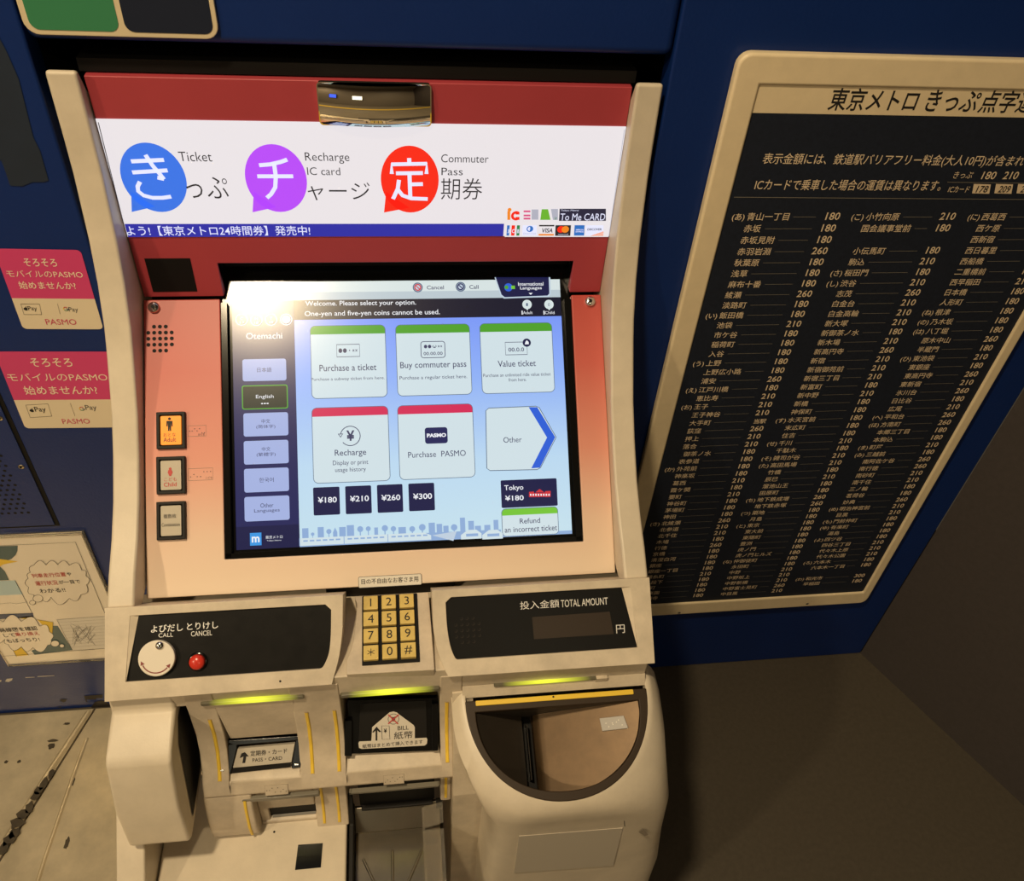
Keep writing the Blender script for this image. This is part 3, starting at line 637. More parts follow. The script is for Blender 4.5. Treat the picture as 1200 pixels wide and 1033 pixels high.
ps([(434, 232), (560, 232), (560, 244), (434, 244)], SIGNK); b.text(HEAD, 'VISA', z8(450, 296), z8(544, 294), 5.2, SIGNN, H + .0006, bold=.02, shear=.15); ps([(430, 306), (556, 306), (556, 320), (430, 320)], SIGNO)
ps([(570, 234), (698, 234), (692, 322), (566, 322)], SIGNK); b.flat(HEAD, circ(HEAD.px(*z8(614, 268)), 0.0042, 20), SIGNR, H + .0006); b.flat(HEAD, circ(HEAD.px(*z8(650, 268)), 0.0042, 20), SIGNO, H + .0007); b.text(HEAD, 'mastercard', z8(590, 314), z8(672, 312), 1.4, SIGNL, H + .0008)
ps([(728, 234), (810, 234), (806, 320), (722, 320)], SIGNDB); b.text(HEAD, 'AMERICAN', z8(736, 278), z8(800, 276), 1.6, SIGNL, H + .0006, bold=.02); b.text(HEAD, 'EXPRESS', z8(736, 294), z8(800, 292), 1.6, SIGNL, H + .0006, bold=.02)
ps([(822, 236), (966, 236), (964, 320), (820, 320)], SIGNL); b.text(HEAD, 'DISCOVER', z8(832, 278), z8(950, 276), 2.6, SIGNK, H + .0006, bold=.02); ps([(858, 322), (966, 284), (964, 322)], SIGNO)
b.build('sign_panel', tm, smooth=False)
b = MB()
mu0, mv1 = HEAD.px(*Z(7.5, 360, 80)(78, 105)); mu1, mv0 = HEAD.px(*Z(7.5, 360, 80)(1090, 500))
out = rr(mu0, mv0, mu1, mv1, 0.004, 4)
b.prism(HEAD, out, 0.0, 0.004, MIRROR)
nu, nv = 24, 10                               # domed mirror face
vs = []; inn = 0.0012
for j in range(nv + 1):
    for i in range(nu + 1):
        s_, t = i / nu, j / nv; x = mu0 + inn + (mu1 - mu0 - 2 * inn) * s_; y = mv0 + inn + (mv1 - mv0 - 2 * inn) * t
        vs.append(HEAD.P(x, y, 0.0042 + 0.0065 * (1 - (2 * s_ - 1) ** 2) + 0.0045 * (1 - (2 * t - 1) ** 2) - 0.0008))
b.add(vs, [(j * (nu + 1) + i, j * (nu + 1) + i + 1, (j + 1) * (nu + 1) + i + 1, (j + 1) * (nu + 1) + i) for j in range(nv) for i in range(nu)], MIRROR)
o = b.build('mirror', tm, angle=60); o['label'] = 'small convex mirror on the red header'

# --- fascia
f0, f1 = -0.331, 0.0
sx0, sx1, sv0_ = -0.1975, 0.2072, -0.2928
b = MB(); b.prism(FASC, [(IX0, f1), (IX0, f0), (IX1, f0), (IX1, f1), (sx1, f1), (sx1, sv0_), (sx0, sv0_), (sx0, f1)], -0.012, 0.0, FADE)
zq = Z(2.857, 0, 340)
c = FASC.px(*zq(540, 163)); k = 0.0068                 # speaker holes, left
for j in range(5):
    for i in range(5):
        if (i in (0, 4)) and (j in (0, 4)): continue
        b.flat(FASC, circ((c[0] + (i - 2.2) * k * 0.92, c[1] + (j - 2) * k), 0.0022, 10), BLACKM, 0.0003)
zb = Z(6.08, 160, 470)
def braille(pl, tl, br, m_=INKL, h=0.0003, dots=INKG, n=7):
    u0_, v0_, u1_, v1_ = pr(pl, tl, br); b.line(pl, rect(u0_, v0_, u1_, v1_), 0.0004, m_, h, close=True)
    for i in range(n):
        b.flat(pl, circ((u0_ + (u1_ - u0_) * (i + .7) / (n + .4), v0_ + (v1_ - v0_) * random.choice((.3, .5, .7))), 0.0006, 6), dots, h + .0002)
braille(FASC, zb(366, 178), zb(497, 250)); braille(FASC, zb(368, 484), zb(545, 562)); 
b.text(FASC, 'おとな', zb(440, 248), zb(486, 246), 2.5, INKG, 0.0004); b.text(FASC, 'こども', zb(492, 556), zb(540, 554), 2.5, INKG, 0.0004)
b.build('fascia', tm, bevel=0.0012)
for px_s in ((181, 361), (691, 354)):
    c = FASC.px(*px_s); b = MB(); b.flatdome(FASC, circ(c, 0.0062, 24), 0.0, 0.0035, 0.003, CHROME); b.flat(FASC, circ(c, 0.0022, 6), BLACKM, 0.0066); b.build('fascia_screw', tm)
zk = Z(7.381, 390, 660)
b = MB(); u0_, v0_, u1_, v1_ = pr(FASC, zk(222, 122), zk(768, 186)); b.prism(FASC, rr(u0_ , v0_, u1_, v1_, 0.0015), 0, 0.0012, LABEL); b.line(FASC, rr(u0_, v0_, u1_, v1_, .0015), 0.0005, INKG, 0.0014, close=True)
b.text(FASC, '目の不自由なお客さま用', zk(248, 182), zk(740, 162), 6.2, INK, 0.0016, bold=.003); o = b.build('notice_label', tm, smooth=False); o['label'] = 'small cream notice label with black lettering above the keypad'
# selection buttons
def sel_button(tl, br, cap, draw, lab):
    u0_, v0_, u1_, v1_ = pr(FASC, tl, br)
    f = MB(); e = 0.0036; f.prism(FASC, rect(u0_, v0_, u1_, v1_), 0, 0.0055, DGREY, holes=(rect(u0_ + e, v0_ + e, u1_ - e, v1_ - e),)); f.flat(FASC, rect(u0_ + e, v0_ + e, u1_ - e, v1_ - e), BLACKM, 0.0005)
    fo = f.build('select_button', tm, bevel=0.0008); fo['label'] = lab
    g = MB(); i = e + 0.0009; g.prism(FASC, rr(u0_ + i, v0_ + i, u1_ - i, v1_ - i, 0.0012), 0.0006, 0.0046, cap); draw(g, 0.0049)
    go = g.build('button_cap', None, smooth=False); go.parent = fo
    off = fo.location + tm.location
    for v in go.data.vertices: v.co -= off
def dadult(g, h):
    P = lambda pts, m_: g.pxflat(FASC, [zb(*p) for p in pts], m_, h)
    g.flat(FASC, circ(FASC.px(*zb(243, 131)), 0.0016, 12), INK, h); P([(222, 146), (264, 146), (266, 185), (258, 185), (256, 160), (254, 218), (246, 218), (244, 190), (242, 218), (233, 218), (231, 160), (229, 185), (221, 185)], INK)
    g.text(FASC, 'おとな', zb(200, 258), zb(288, 256), 4.2, DARKREDI, h); g.text(FASC, 'Adult', zb(200, 295), zb(290, 294), 5, DARKREDI, h, bold=.01)
def dchild(g, h):
    P = lambda pts, m_: g.pxflat(FASC, [zb(*p) for p in pts], m_, h)
    g.flat(FASC, circ(FASC.px(*zb(248, 486)), 0.0015, 12), REDI, h); P([(236, 494), (260, 494), (266, 512), (254, 538), (242, 538), (230, 512)], REDI)
    g.text(FASC, 'こども', zb(205, 574), zb(294, 572), 4.2, REDI, h); g.text(FASC, 'Child', zb(203, 613), zb(294, 611), 5, REDI, h, bold=.01)
def dcomb(g, h):
    g.text(FASC, '複数枚', zb(200, 838), zb(292, 836), 5, INK, h); g.text(FASC, 'Combination', zb(188, 896), zb(316, 892), 4, INK, h, bold=.005)
sel_button(zb(148, 85), zb(356, 340), ORANGE, dadult, 'orange lit Adult selection button'); sel_button(zb(148, 402), zb(357, 660), BTN, dchild, 'unlit Child selection button with red figure'); sel_button(zb(149, 722), zb(358, 985), BTN, dcomb, 'unlit Combination selection button')

# --- screen: recessed black surround and the lit display
b = MB()
top_v = LCD.px(460, 309)[1]
su0, su1 = sx0 + 0.0005, sx1 - 0.0005
zz5 = Z(2.609, 240, 300)
du0 = LCD.px(*zz5(84, 300))[0]; du0 = (LCD.px(*zz5(83, 85))[0] + LCD.px(*zz5(95, 890))[0]) / 2
du1 = (LCD.px(*zz5(1088, 68))[0] + LCD.px(*zz5(1120, 860))[0]) / 2
dv1 = (LCD.px(*zz5(83, 85))[1] + LCD.px(*zz5(1088, 68))[1]) / 2; dv0 = (LCD.px(*zz5(95, 890))[1] + LCD.px(*zz5(1120, 860))[1]) / 2
tv = (nz + 0.557) * 0.671 + (0.843 + 0.06 - 0.838) * 0.741   # plane reaches behind the header
b.prism(FASC, rect(su0, sv0_ + 0.0003, su1, 0.075), -0.022, -0.0105, BLACK)
for r_ in (rect(su0, sv0_ + .0003, du0 - .004, -0.004), rect(du1 + .003, sv0_ + .0003, su1, -0.004), rect(su0, sv0_ + .0003, su1, dv0 - .003)):
    b.prism(FASC, r_, -0.0105, -0.002, BLACK)
b.box(nx0 + .0003, nx1 - .0003, 0.8435, 0.91, EYE + nz, EYE + nz + 0.004, BLACK)
for x0, x1 in ((nx0 - 0.004, nx0), (nx1, nx1 + 0.004)): b.xprism(up([(0.8435, nz), (0.91, nz), (0.91, -0.56), (0.855, -0.56)]), x0, x1, BLACK)
b.build('screen_surround', tm, smooth=False, weld=False)

SBG = ramp_mat('screen_sky', 2, EYE + LCD.P(0, dv0).z - EYE, LCD.P(0, dv1).z, srgb(196, 224, 236), srgb(104, 132, 246), rough=0.22, emit=1.0, mids=((0.3, srgb(186, 216, 240)), (0.62, srgb(142, 176, 246))))
SW = scr('screen_white', 214, 226, 226); SW2 = scr('screen_grey', 186, 200, 208); SNAVY = scr('screen_navy', 36, 38, 88); SDK = scr('screen_dark', 24, 24, 44); SBLK = scr('screen_ink', 62, 62, 96)
SCARD = scr('screen_card', 208, 224, 230); SGRN = scr('screen_green', 78, 160, 44); SCRM = scr('screen_crimson', 212, 44, 88); SBTN = scr('screen_button', 164, 178, 224); SEDGE = scr('screen_edge', 92, 110, 134)
SLET = scr('screen_letter', 238, 240, 246); SBLU = scr('screen_blue', 48, 96, 214); SGR2 = scr('screen_lime', 118, 196, 56); SRED = scr('screen_red', 206, 50, 60); STWN = scr('screen_town', 142, 172, 214); SMET = scr('screen_sky_logo', 60, 150, 226); SMN = scr('screen_deep_navy', 26, 28, 70)
SPLB = scr('screen_light_edge', 190, 206, 222); SMOG = scr('screen_olive', 30, 40, 34)
b = MB(); z5 = zz5
b.flat(LCD, rect(du0, dv0, du1, dv1), SBG, 0.0)
L1 = 0.0002; L2 = 0.0004; L3 = 0.0006; L4 = 0.0008
def box5(mb, tl, br, m_, h): 
    u0_, v0_, u1_, v1_ = pr(LCD, z5(*tl), z5(*br)); mb.flat(LCD, rect(u0_, v0_, u1_, v1_), m_, h); return u0_, v0_, u1_, v1_
side_u = (LCD.px(*z5(275, 200))[0] + LCD.px(*z5(289, 880))[0]) / 2
v_a = LCD.px(*z5(700, 131))[1]; v_b = LCD.px(*z5(700, 190))[1]; v_m = LCD.px(*z5(700, 108))[1]
b.flat(LCD, rect(du0, v_a, du1, dv1), SW2, L1); b.flat(LCD, rect(du0, v_m, du1, dv1), SW, L2)
b.flat(LCD, rect(du0, dv0, side_u, v_a), SNAVY, L1); b.flat(LCD, rect(side_u - 0.0002, v_b, du1, v_a), SDK, L1)
b.flat(LCD, rect(du0, dv0, side_u, LCD.px(*z5(180, 826))[1]), SMN, L2)
t5 = lambda mb, s_, l, r, hh, m_, h=L3, bold=0.0: mb.text(LCD, s_, z5(*l), z5(*r), hh / 2.609, m_, h, bold)
t5(b, 'Welcome. Please select your option.', (308, 158), (646, 154), 19, SLET, bold=.006)
t5(b, 'One-yen and five-yen coins cannot be used.', (306, 190), (719, 183), 20, SLET, bold=.006)
for x, y, m_, s_, l, r in ((651, 97, SRED, 'Cancel', (679, 103), (731, 103)), (782, 95, SNAVY, 'Call', (809, 102), (837, 101))):
    c = LCD.px(*z5(x, y)); b.flat(LCD, circ(c, 0.0058, 24), SPLB, L3); b.line(LCD, circ(c, 0.0052, 24), 0.0014, SEDGE, L3 + .0001, close=True); b.line(LCD, circ(c, 0.0035, 24), 0.0014, m_, L4, close=True); b.line(LCD, [(c[0] - .002, c[1] + .002), (c[0] + .002, c[1] - .002)], 0.0012, m_, L4)
    t5(b, s_, l, r, 12, SBLK, bold=.008)
b.pxflat(LCD, [z5(*p) for p in ((886, 66), (904, 122), (914, 131), (1050, 126), (1058, 118), (1056, 66))], SPLB, L3)
b.pxflat(LCD, [z5(*p) for p in ((889, 66), (907, 119), (917, 127), (1047, 122), (1053, 116), (1051, 66))], SMN, L4)
b.flat(LCD, circ(LCD.px(*z5(928, 97)), 0.005, 20), SBLU, L4 + .0002); b.flat(LCD, circ(LCD.px(*z5(922, 97)), 0.0024, 10), SGRN, L4 + .0003); box5(b, (936, 92), (948, 102), SGR2, L4 + .0003)
t5(b, 'International', (958, 93), (1035, 91), 11, SLET, L4 + .0002, .01); t5(b, 'Languages', (964, 107), (1030, 105), 12, SLET, L4 + .0002, .01)
b.pxflat(LCD, [z5(990, 114), z5(1002, 114), z5(996, 120)], SLET, L4 + .0002)
for x, s_, n_ in ((985, 'Adult', '1'), (1052, 'Child', '0')):
    c = LCD.px(*z5(x, 149)); b.flat(LCD, circ(c, 0.0057, 22), SW, L3); b.flat(LCD, [(c[0] - .0015, c[1] - .005), (c[0] + .0015, c[1] - .005), (c[0], c[1] - .0075)], SW, L3); t5(b, n_, (x - 3, 154), (x + 3, 154), 9, SEDGE, L4); t5(b, s_, (x - 12, 179), (x + 17, 178), 9, SLET, L3); box5(b, (x - 17, 168), (x - 13, 180), SLET, L3)
for i, (x, y) in enumerate(((113, 196), (158, 197), (203, 196), (249, 195))):
    c = LCD.px(*z5(x, y)); m_ = SLET if i == 3 else SBTN; b.line(LCD, circ(c, 0.0064, 24), 0.0008, m_, L3, close=True); b.flat(LCD, circ(c, 0.0047, 22), m_ if i == 3 else SNAVY, L3)
    t5(b, 'CMTZ'[i], (x - 4, y + 1), (x + 4, y + 1), 9, SEDGE if i == 3 else SBTN, L4); t5(b, ('11', '18', '09', '08')[i], (x - 6, y + 12), (x + 6, y + 12), 8, SEDGE if i == 3 else SBTN, L4)
t5(b, 'Otemachi', (127, 255), (237, 254), 19, SLET)
c = box5(b, (138, 848), (174, 885), SMET, L3); t5(b, 'm', (144, 877), (168, 876), 18, SLET, L4, .03)
box5(b, (180, 846), (247, 880), SMN, L3); t5(b, '東京メトロ', (186, 866), (238, 864), 10, SLET, L4, 0); t5(b, 'Tokyo Metro', (190, 874), (234, 873), 5, SLET, L4)
# town silhouette and trains along the bottom edge
g0 = LCD.px(*z5(600, 850))[1]; u_l = side_u; u_r = LCD.px(*z5(905, 840))[0]
b.flat(LCD, rect(u_l, dv0, u_r, g0 - 0.0005), STWN, L2); b.flat(LCD, rect(u_r - .001, dv0, du1, dv0 + 0.004), STWN, L2)
rnd = random.Random(3); x = u_l + 0.003
while x < u_r - 0.008:
    k = rnd.choice('bbbtth'); wdt = rnd.uniform(0.004, 0.009); hgt = rnd.uniform(0.006, 0.011)
    if k == 'b': b.flat(LCD, rect(x, g0 - .001, x + wdt, g0 + hgt * rnd.choice((.8, 1, 1.7))), STWN, L2)
    elif k == 't': b.flat(LCD, circ((x + wdt / 2, g0 + hgt * .7), wdt * .45, 14), STWN, L2); b.flat(LCD, rect(x + wdt * .42, g0 - .001, x + wdt * .58, g0 + hgt * .5), STWN, L2)
    else: b.flat(LCD, [(x, g0 - .001), (x + wdt, g0 - .001), (x + wdt, g0 + hgt * .5), (x + wdt / 2, g0 + hgt), (x, g0 + hgt * .5)], STWN, L2)
    x += wdt + rnd.uniform(0.001, 0.004)
tr0 = LCD.px(*z5(300, 887))[1]; tr1 = tr0 + 0.0085; tu1 = LCD.px(*z5(692, 858))[0]
b.flat(LCD, [(side_u, tr0), (tu1, tr0), (tu1, tr0 + .005), (tu1 - .008, tr1), (side_u, tr1)], SCARD, L3)
n_ = 3; lw = (tu1 - side_u) / n_
for i in range(n_):
    for j in range(6): b.flat(LCD, rect(side_u + lw * i + .004 + j * (lw - .006) / 6, tr0 + .0045, side_u + lw * i + .009 + j * (lw - .006) / 6, tr0 + .0062), STWN, L4)
    b.flat(LCD, rect(side_u + lw * i - .0004, tr0, side_u + lw * i + .0004, tr1), STWN, L4)
b.pxflat(LCD, [z5(695, 855), z5(770, 842), z5(760, 872)], SPLB, L3)
for x in (815, 880):
    u_, v_ = LCD.px(*z5(x, 866)); b.flat(LCD, [(u_ - .012, v_), (u_ + .012, v_), (u_ + .012, v_ + .006), (u_ + .006, v_ + .0105), (u_ - .004, v_ + .0105), (u_ - .012, v_ + .005)], SCARD, L3); b.flat(LCD, rect(u_ - .006, v_ + .003, u_ + .008, v_ + .0062), STWN, L4)
disp = b.build('display', tm, smooth=False); disp['label'] = 'lit touch screen showing the ticket menu'
def sub(mb, name, lab=None, parent=disp):
    o = mb.build(name, None, smooth=False); o.parent = parent
    off = tm.location + parent.location
    for v in o.data.vertices: v.co -= off
    if lab: o['label'] = lab
    return o
def tile(tl, br, top, r=0.006, hdr=0.0105, card=SCARD):
    u0_, v0_, u1_, v1_ = pr(LCD, z5(*tl), z5(*br)); g = MB(); e = 0.0007
    g.prism(LCD, rr(u0_, v0_, u1_, v1_, r), L1, L2, SEDGE); out = rr(u0_ + e, v0_ + e, u1_ - e, v1_ - e, r - e); g.flat(LCD, out, card, L3)
    if top:
        vv = v1_ - hdr; cut = [(x, max(y, vv)) for x, y in out]
        g.flat(LCD, [p for p in out if p[1] >= v1_ - r - 1e-6] + [(u0_ + e, vv), (u1_ - e, vv)], top, L4)
    return g, (u0_, v0_, u1_, v1_)
M1 = L4 + 0.0001
def T(g, s_, cx, base, w_, hh, m_=SBLK, bold=0.0):
    t5(g, s_, (cx - w_ / 2, base + w_ * .012), (cx + w_ / 2, base - w_ * .012), hh, m_, M1, bold)
def outline(g, tl, br, r=0.0, wd=0.0008, m_=SBLK, h=M1):
    u0_, v0_, u1_, v1_ = pr(LCD, z5(*tl), z5(*br)); g.line(LCD, rr(u0_, v0_, u1_, v1_, r) if r else rect(u0_, v0_, u1_, v1_), wd, m_, h, close=True)
g, _ = tile((321, 214), (559, 432), SGRN); outline(g, (403, 272), (474, 308)); T(g, '●●・××', 438, 297, 58, 14, bold=.01); T(g, 'Purchase a ticket', 438, 352, 174, 20, bold=.004); T(g, 'Purchase a subway ticket from here.', 438, 383, 224, 12); sub(g, 'option_tile', 'green topped Purchase a ticket tile')
g, _ = tile((582, 211), (818, 424), SGRN); outline(g, (660, 263), (735, 311), 0.003); T(g, '●●↔××', 698, 283, 56, 11, bold=.01); T(g, '00.00.00', 698, 304, 58, 10, bold=.01); T(g, 'Buy commuter pass', 699, 348, 202, 25, bold=.004); T(g, 'Purchase a regular ticket here.', 699, 380, 206, 14); sub(g, 'option_tile', 'green topped Buy commuter pass tile')
g, _ = tile((839, 207), (1071, 417), SGRN); outline(g, (918, 265), (986, 302)); T(g, '00.0.0', 952, 293, 48, 12, bold=.01); c = LCD.px(*z5(984, 266)); g.flat(LCD, circ(c, 0.005, 20), SMN, M1); g.flat(LCD, [(c[0] - .0025, c[1] - .002), (c[0] + .0025, c[1] - .002), (c[0] + .0022, c[1] + .0008), (c[0], c[1] + .003), (c[0] - .0015, c[1] + .001)], SLET, M1 + .0002); T(g, 'Value ticket', 954, 339, 116, 19, bold=.004); T(g, 'Purchase an unlimited ride value ticket', 954, 369, 206, 10); T(g, 'from here.', 956, 384, 54, 10); sub(g, 'option_tile', 'green topped Value ticket tile')
g, _ = tile((326, 465), (568, 688), SCRM); c = LCD.px(*z5(445, 551)); g.line(LCD, circ(c, 0.0112, 30, -140, 165), 0.0009, SBLK, M1); g.line(LCD, [(c[0] - .0135, c[1] + .0025), (c[0] - .0085, c[1] + .0025), (c[0] - .011, c[1] - .001)], 0.0014, SBLK, M1, close=True); T(g, '¥', 446, 566, 25, 32, bold=.03); T(g, 'Recharge', 446, 616, 96, 24, bold=.004); T(g, 'Display or print', 446, 643, 108, 18); T(g, 'usage history', 446, 664, 94, 17); sub(g, 'option_tile', 'crimson topped Recharge tile')
g, _ = tile((588, 458), (828, 677), SCRM); u0_, v0_, u1_, v1_ = pr(LCD, z5(672, 526), z5(743, 573)); g.flat(LCD, rr(u0_, v0_, u1_, v1_, .003), SNAVY, M1); t5(g, 'PASMO', (679, 556), (738, 554), 12, SLET, M1 + .0002, .05); T(g, 'Purchase  PASMO', 710, 615, 176, 18); sub(g, 'option_tile', 'crimson topped Purchase PASMO tile')
g = MB(); pts = ((859, 474), (868, 466), (1012, 460), (1022, 464), (1074, 555), (1026, 648), (1016, 654), (872, 657), (862, 650)); g.pxflat(LCD, [z5(*p) for p in pts], SCARD, L2); g.pxline(LCD, [z5(*p) for p in pts], 0.0009, SEDGE, L3, close=True)
g.pxflat(LCD, [z5(*p) for p in ((990, 463), (1016, 463), (1071, 555), (1024, 648), (998, 650), (1046, 556))], SBLU, L3); T(g, 'Other', 941, 571, 56, 17); sub(g, 'option_tile', 'arrow shaped Other tile')
for s_, tl, br, t_c, m_ in (('¥180', (331, 709), (414, 791), (375, 756), 0), ('¥210', (429, 705), (511, 787), (473, 752), 0), ('¥260', (526, 701), (607, 783), (569, 749), 0), ('¥300', (622, 697), (704, 778), (666, 745), 0)):
    u0_, v0_, u1_, v1_ = pr(LCD, z5(*tl), z5(*br)); g = MB(); g.prism(LCD, rr(u0_, v0_, u1_, v1_, .0015), L2, L3, SMN); t5(g, s_, (t_c[0] - 29, t_c[1]), (t_c[0] + 29, t_c[1] - 1.5), 18, SLET, M1, .015); sub(g, 'price_tile', 'navy %s yen price tile' % s_[1:])
u0_, v0_, u1_, v1_ = pr(LCD, z5(904, 687), z5(1079, 764)); g = MB(); g.prism(LCD, rr(u0_, v0_, u1_, v1_, .0015), L2, L3, SMN); t5(g, 'Tokyo', (916, 723), (974, 719), 20, SLET, M1, .008); t5(g, '¥180', (918, 750), (975, 747), 16, SLET, M1, .015)
for q_ in (((991, 738), (991, 722), (1006, 721), (1006, 738)), ((1040, 738), (1040, 720), (1057, 719), (1057, 737)), ((1006, 738), (1006, 726), (1040, 724), (1040, 737)), ((1010, 724), (1023, 713), (1037, 723))): g.pxflat(LCD, [z5(*p) for p in q_], SRED, M1)
for x in range(994, 1056, 8): g.pxflat(LCD, [z5(x, 734), z5(x, 728), z5(x + 4, 728), z5(x + 4, 734)], SLET, M1 + .0002)
sub(g, 'price_tile', 'navy Tokyo fare tile with a red station building')
g, _ = tile((906, 774), (1083, 851), SGR2, r=.005, hdr=.008); T(g, 'Refund', 994, 818, 62, 16, bold=.004); T(g, 'an incorrect ticket', 997, 843, 160, 17, bold=.004); sub(g, 'refund_tile', 'lime topped Refund tile')
for tl, br, lines, on in (((115, 317), (250, 381), ('日本語',), 0), ((113, 397), (255, 467), ('English',), 1), ((118, 482), (256, 549), ('中文', '(简体字)'), 0), ((119, 567), (257, 634), ('中文', '(繁體字)'), 0), ((120, 652), (258, 719), ('한국어',), 0), ((121, 738), (260, 807), ('Other', 'Languages'), 0)):
    u0_, v0_, u1_, v1_ = pr(LCD, z5(*tl), z5(*br)); g = MB(); g.prism(LCD, rr(u0_, v0_, u1_, v1_, .0025), L2, L3, SGRN if on else SBTN)
    if on: e = .0012; g.flat(LCD, rr(u0_ + e, v0_ + e, u1_ - e, v1_ - e, .0018), SMOG, L3 + .0001); T(g, '...', (tl[0] + br[0]) / 2, 454, 24, 4, SLET, .03)
    cx, cy = (tl[0] + br[0]) / 2, (tl[1] + br[1]) / 2
    for i, s_ in enumerate(lines):
        base = cy + 7 if len(lines) == 1 else cy - 3 + 17 * i
        ww = {'English': 54, 'Other': 40, 'Languages': 78, '日本語': 44, '한국어': 44, '中文': 26}.get(s_, 58)
        T(g, s_, cx, base, ww, 13 if len(lines) > 1 else 14, SLET if on else SBLK, 0)
    sub(g, 'language_tile', lines[0] + (lines[1] if len(lines) > 1 else '') + (' language tile, chosen, outlined green' if on else ' language tile'))

# ================================================================== lower console of the machine
za = Z(7.381, 110, 690); zbb = Z(7.381, 260, 690); zc = Z(7.381, 500, 670); ze = Z(7.381, 640, 660)
def arc_pts(pts):                              # smooth a polyline (Catmull-Rom)
    out = []
    for i in range(len(pts) - 1):
        p0, p1, p2, p3 = pts[max(i - 1, 0)], pts[i], pts[i + 1], pts[min(i + 2, len(pts) - 1)]
        for k in range(4):
            t = k / 4
            out.append(tuple(0.5 * (2 * p1[j] + (p2[j] - p0[j]) * t + (2 * p0[j] - 5 * p1[j] + 4 * p2[j] - p3[j]) * t * t + (3 * p1[j] - p0[j] - 3 * p2[j] + p3[j]) * t ** 3) for j in (0, 1)))
    return out + [pts[-1]]
VB = lambda y: -y                              # s measured down the face -> v
# call panel (left)
vt, vb_ = 0.006, -0.0885
inner = arc_pts([BLK.px(*zbb(1048, 45)), BLK.px(*zbb(1046, 250)), BLK.px(*zbb(1040, 400)), BLK.px(*zbb(1012, 600)), BLK.px(*zbb(965, 780)), BLK.px(*zbb(950, 832))])
outl = [(MX0, vb_), ] + [(p[0], min(max(p[1], vb_), vt)) for p in inner[::-1]] + [(MX0, vt)]
pin = [BLK.px(*za(385, 230)), BLK.px(*za(270, 805))]
pv1 = -0.0033; pv0 = -0.0700
pi = arc_pts([BLK.px(*zbb(945, 185)), BLK.px(*zbb(942, 400)), BLK.px(*zbb(925, 560)), BLK.px(*zbb(880, 670)), BLK.px(*zbb(850, 695))])
hole = [(-0.2885, pv0)] + [(p[0], max(pv0, min(pv1, p[1]))) for p in pi[::-1]] + [(pi[0][0] - 0.006, pv1), (-0.284, pv1)]
hole = [hole[i] for i in range(len(hole)) if i == 0 or (abs(hole[i][0] - hole[i - 1][0]) + abs(hole[i][1] - hole[i - 1][1])) > 1e-5]
b = MB(); b.prism(BLK, outl, -0.05, 0.0, WORN, holes=(hole,)); b.tube(BLK, BLK.px(*zbb(505, 803)), 0.0013, -0.001, 0.0002, BLACKM, 10); b.build('call_panel_housing', tm, bevel=0.003, seg=3)
b = MB(); b.prism(BLK, [(-0.2915, pv0 - .002), (hole[1][0] + .01, pv0 - .002), (-0.075, pv1 + .002), (-0.2915, pv1 + .002)], -0.03, -0.0035, PANELBLK)
b.add([BLK.P(-0.2882, pv0, -0.0005), BLK.P(-0.2765, pv1, -0.0034), BLK.P(-0.2842, pv1, -0.0004)], [(0, 1, 2)], WORN)
hh = -0.0031
tb = lambda s_, l, r, h_, bold=0.0: b.text(BLK, s_, za(*l), za(*r), h_ / 7.381, WHITEI, hh, bold)
tb('よびだし', (486, 386), (764, 372), 66, .012); tb('とりけし', (798, 362), (1070, 350), 62, .012); tb('CALL', (552, 428), (678, 420), 36); tb('CANCEL', (834, 418), (1016, 408), 44)
for r_, (x, y) in enumerate(((180, 200), (240, 300), (300, 400))):   # drilled speaker pattern
    pass
for j in range(6):
    for i in range(11):
        x, y = 165 + 29 * i + (14 if j % 2 else 0), 205 + 30 * j - 1.6 * i
        if random.random() < .55: b.flat(BLK, circ(BLK.px(*zbb(x, y)), 0.0008, 6), BLACKM, hh)
b.build('call_panel', tm, smooth=False)
# call dial (a white rotating flap) and the cancel button
cx = [BLK.px(*za(388, 612)), BLK.px(*za(708, 548))]; cy = [BLK.px(*za(590, 434)), BLK.px(*za(500, 770))]
dc = ((cx[0][0] + cx[1][0]) / 2, (cy[0][1] + cy[1][1]) / 2); dr = (cx[1][0] - cx[0][0]) / 2
CREAM = mat('cream_dial', (0.72, 0.66, 0.56), rough=0.35)
b = MB(); b.prism(BLK, circ(dc, dr, 40), -0.003, 0.0035, CREAM); b.line(BLK, circ(dc, dr * 0.8, 20, 205, 318), 0.0012, DARKREDI, 0.0038)
for a in (203, 320):
    t = math.radians(a); p = (dc[0] + dr * .8 * math.cos(t), dc[1] + dr * .8 * math.sin(t)); sgn = -1 if a == 203 else 1
    d_ = (-math.sin(t) * sgn, math.cos(t) * sgn); n_ = (math.cos(t), math.sin(t))
    b.flat(BLK, [(p[0] + n_[0] * .0022, p[1] + n_[1] * .0022), (p[0] - n_[0] * .0022, p[1] - n_[1] * .0022), (p[0] + d_[0] * .0042, p[1] + d_[1] * .0042)], DARKREDI, 0.0038)
o = b.build('call_dial', tm, bevel=0.0012); o['label'] = 'round cream rotating flap with a red arrow over the call button'
b = MB(); c = BLK.px(*za(578, 490)); b.flatdome(BLK, circ(c, 0.0042, 20), 0.0034, 0.0046, 0.0018, CHROME); b.build('dial_screw', tm)
c = BLK.px(*za(894, 636)); b = MB(); b.flatdome(BLK, circ(c, 0.0100, 28), -0.0032, -0.0026, 0.0012, BLACK); b.flatdome(BLK, circ(c, 0.0078, 28), -0.002, 0.0022, 0.0040, REDB); o = b.build('cancel_button', tm); o['label'] = 'round red cancel button'

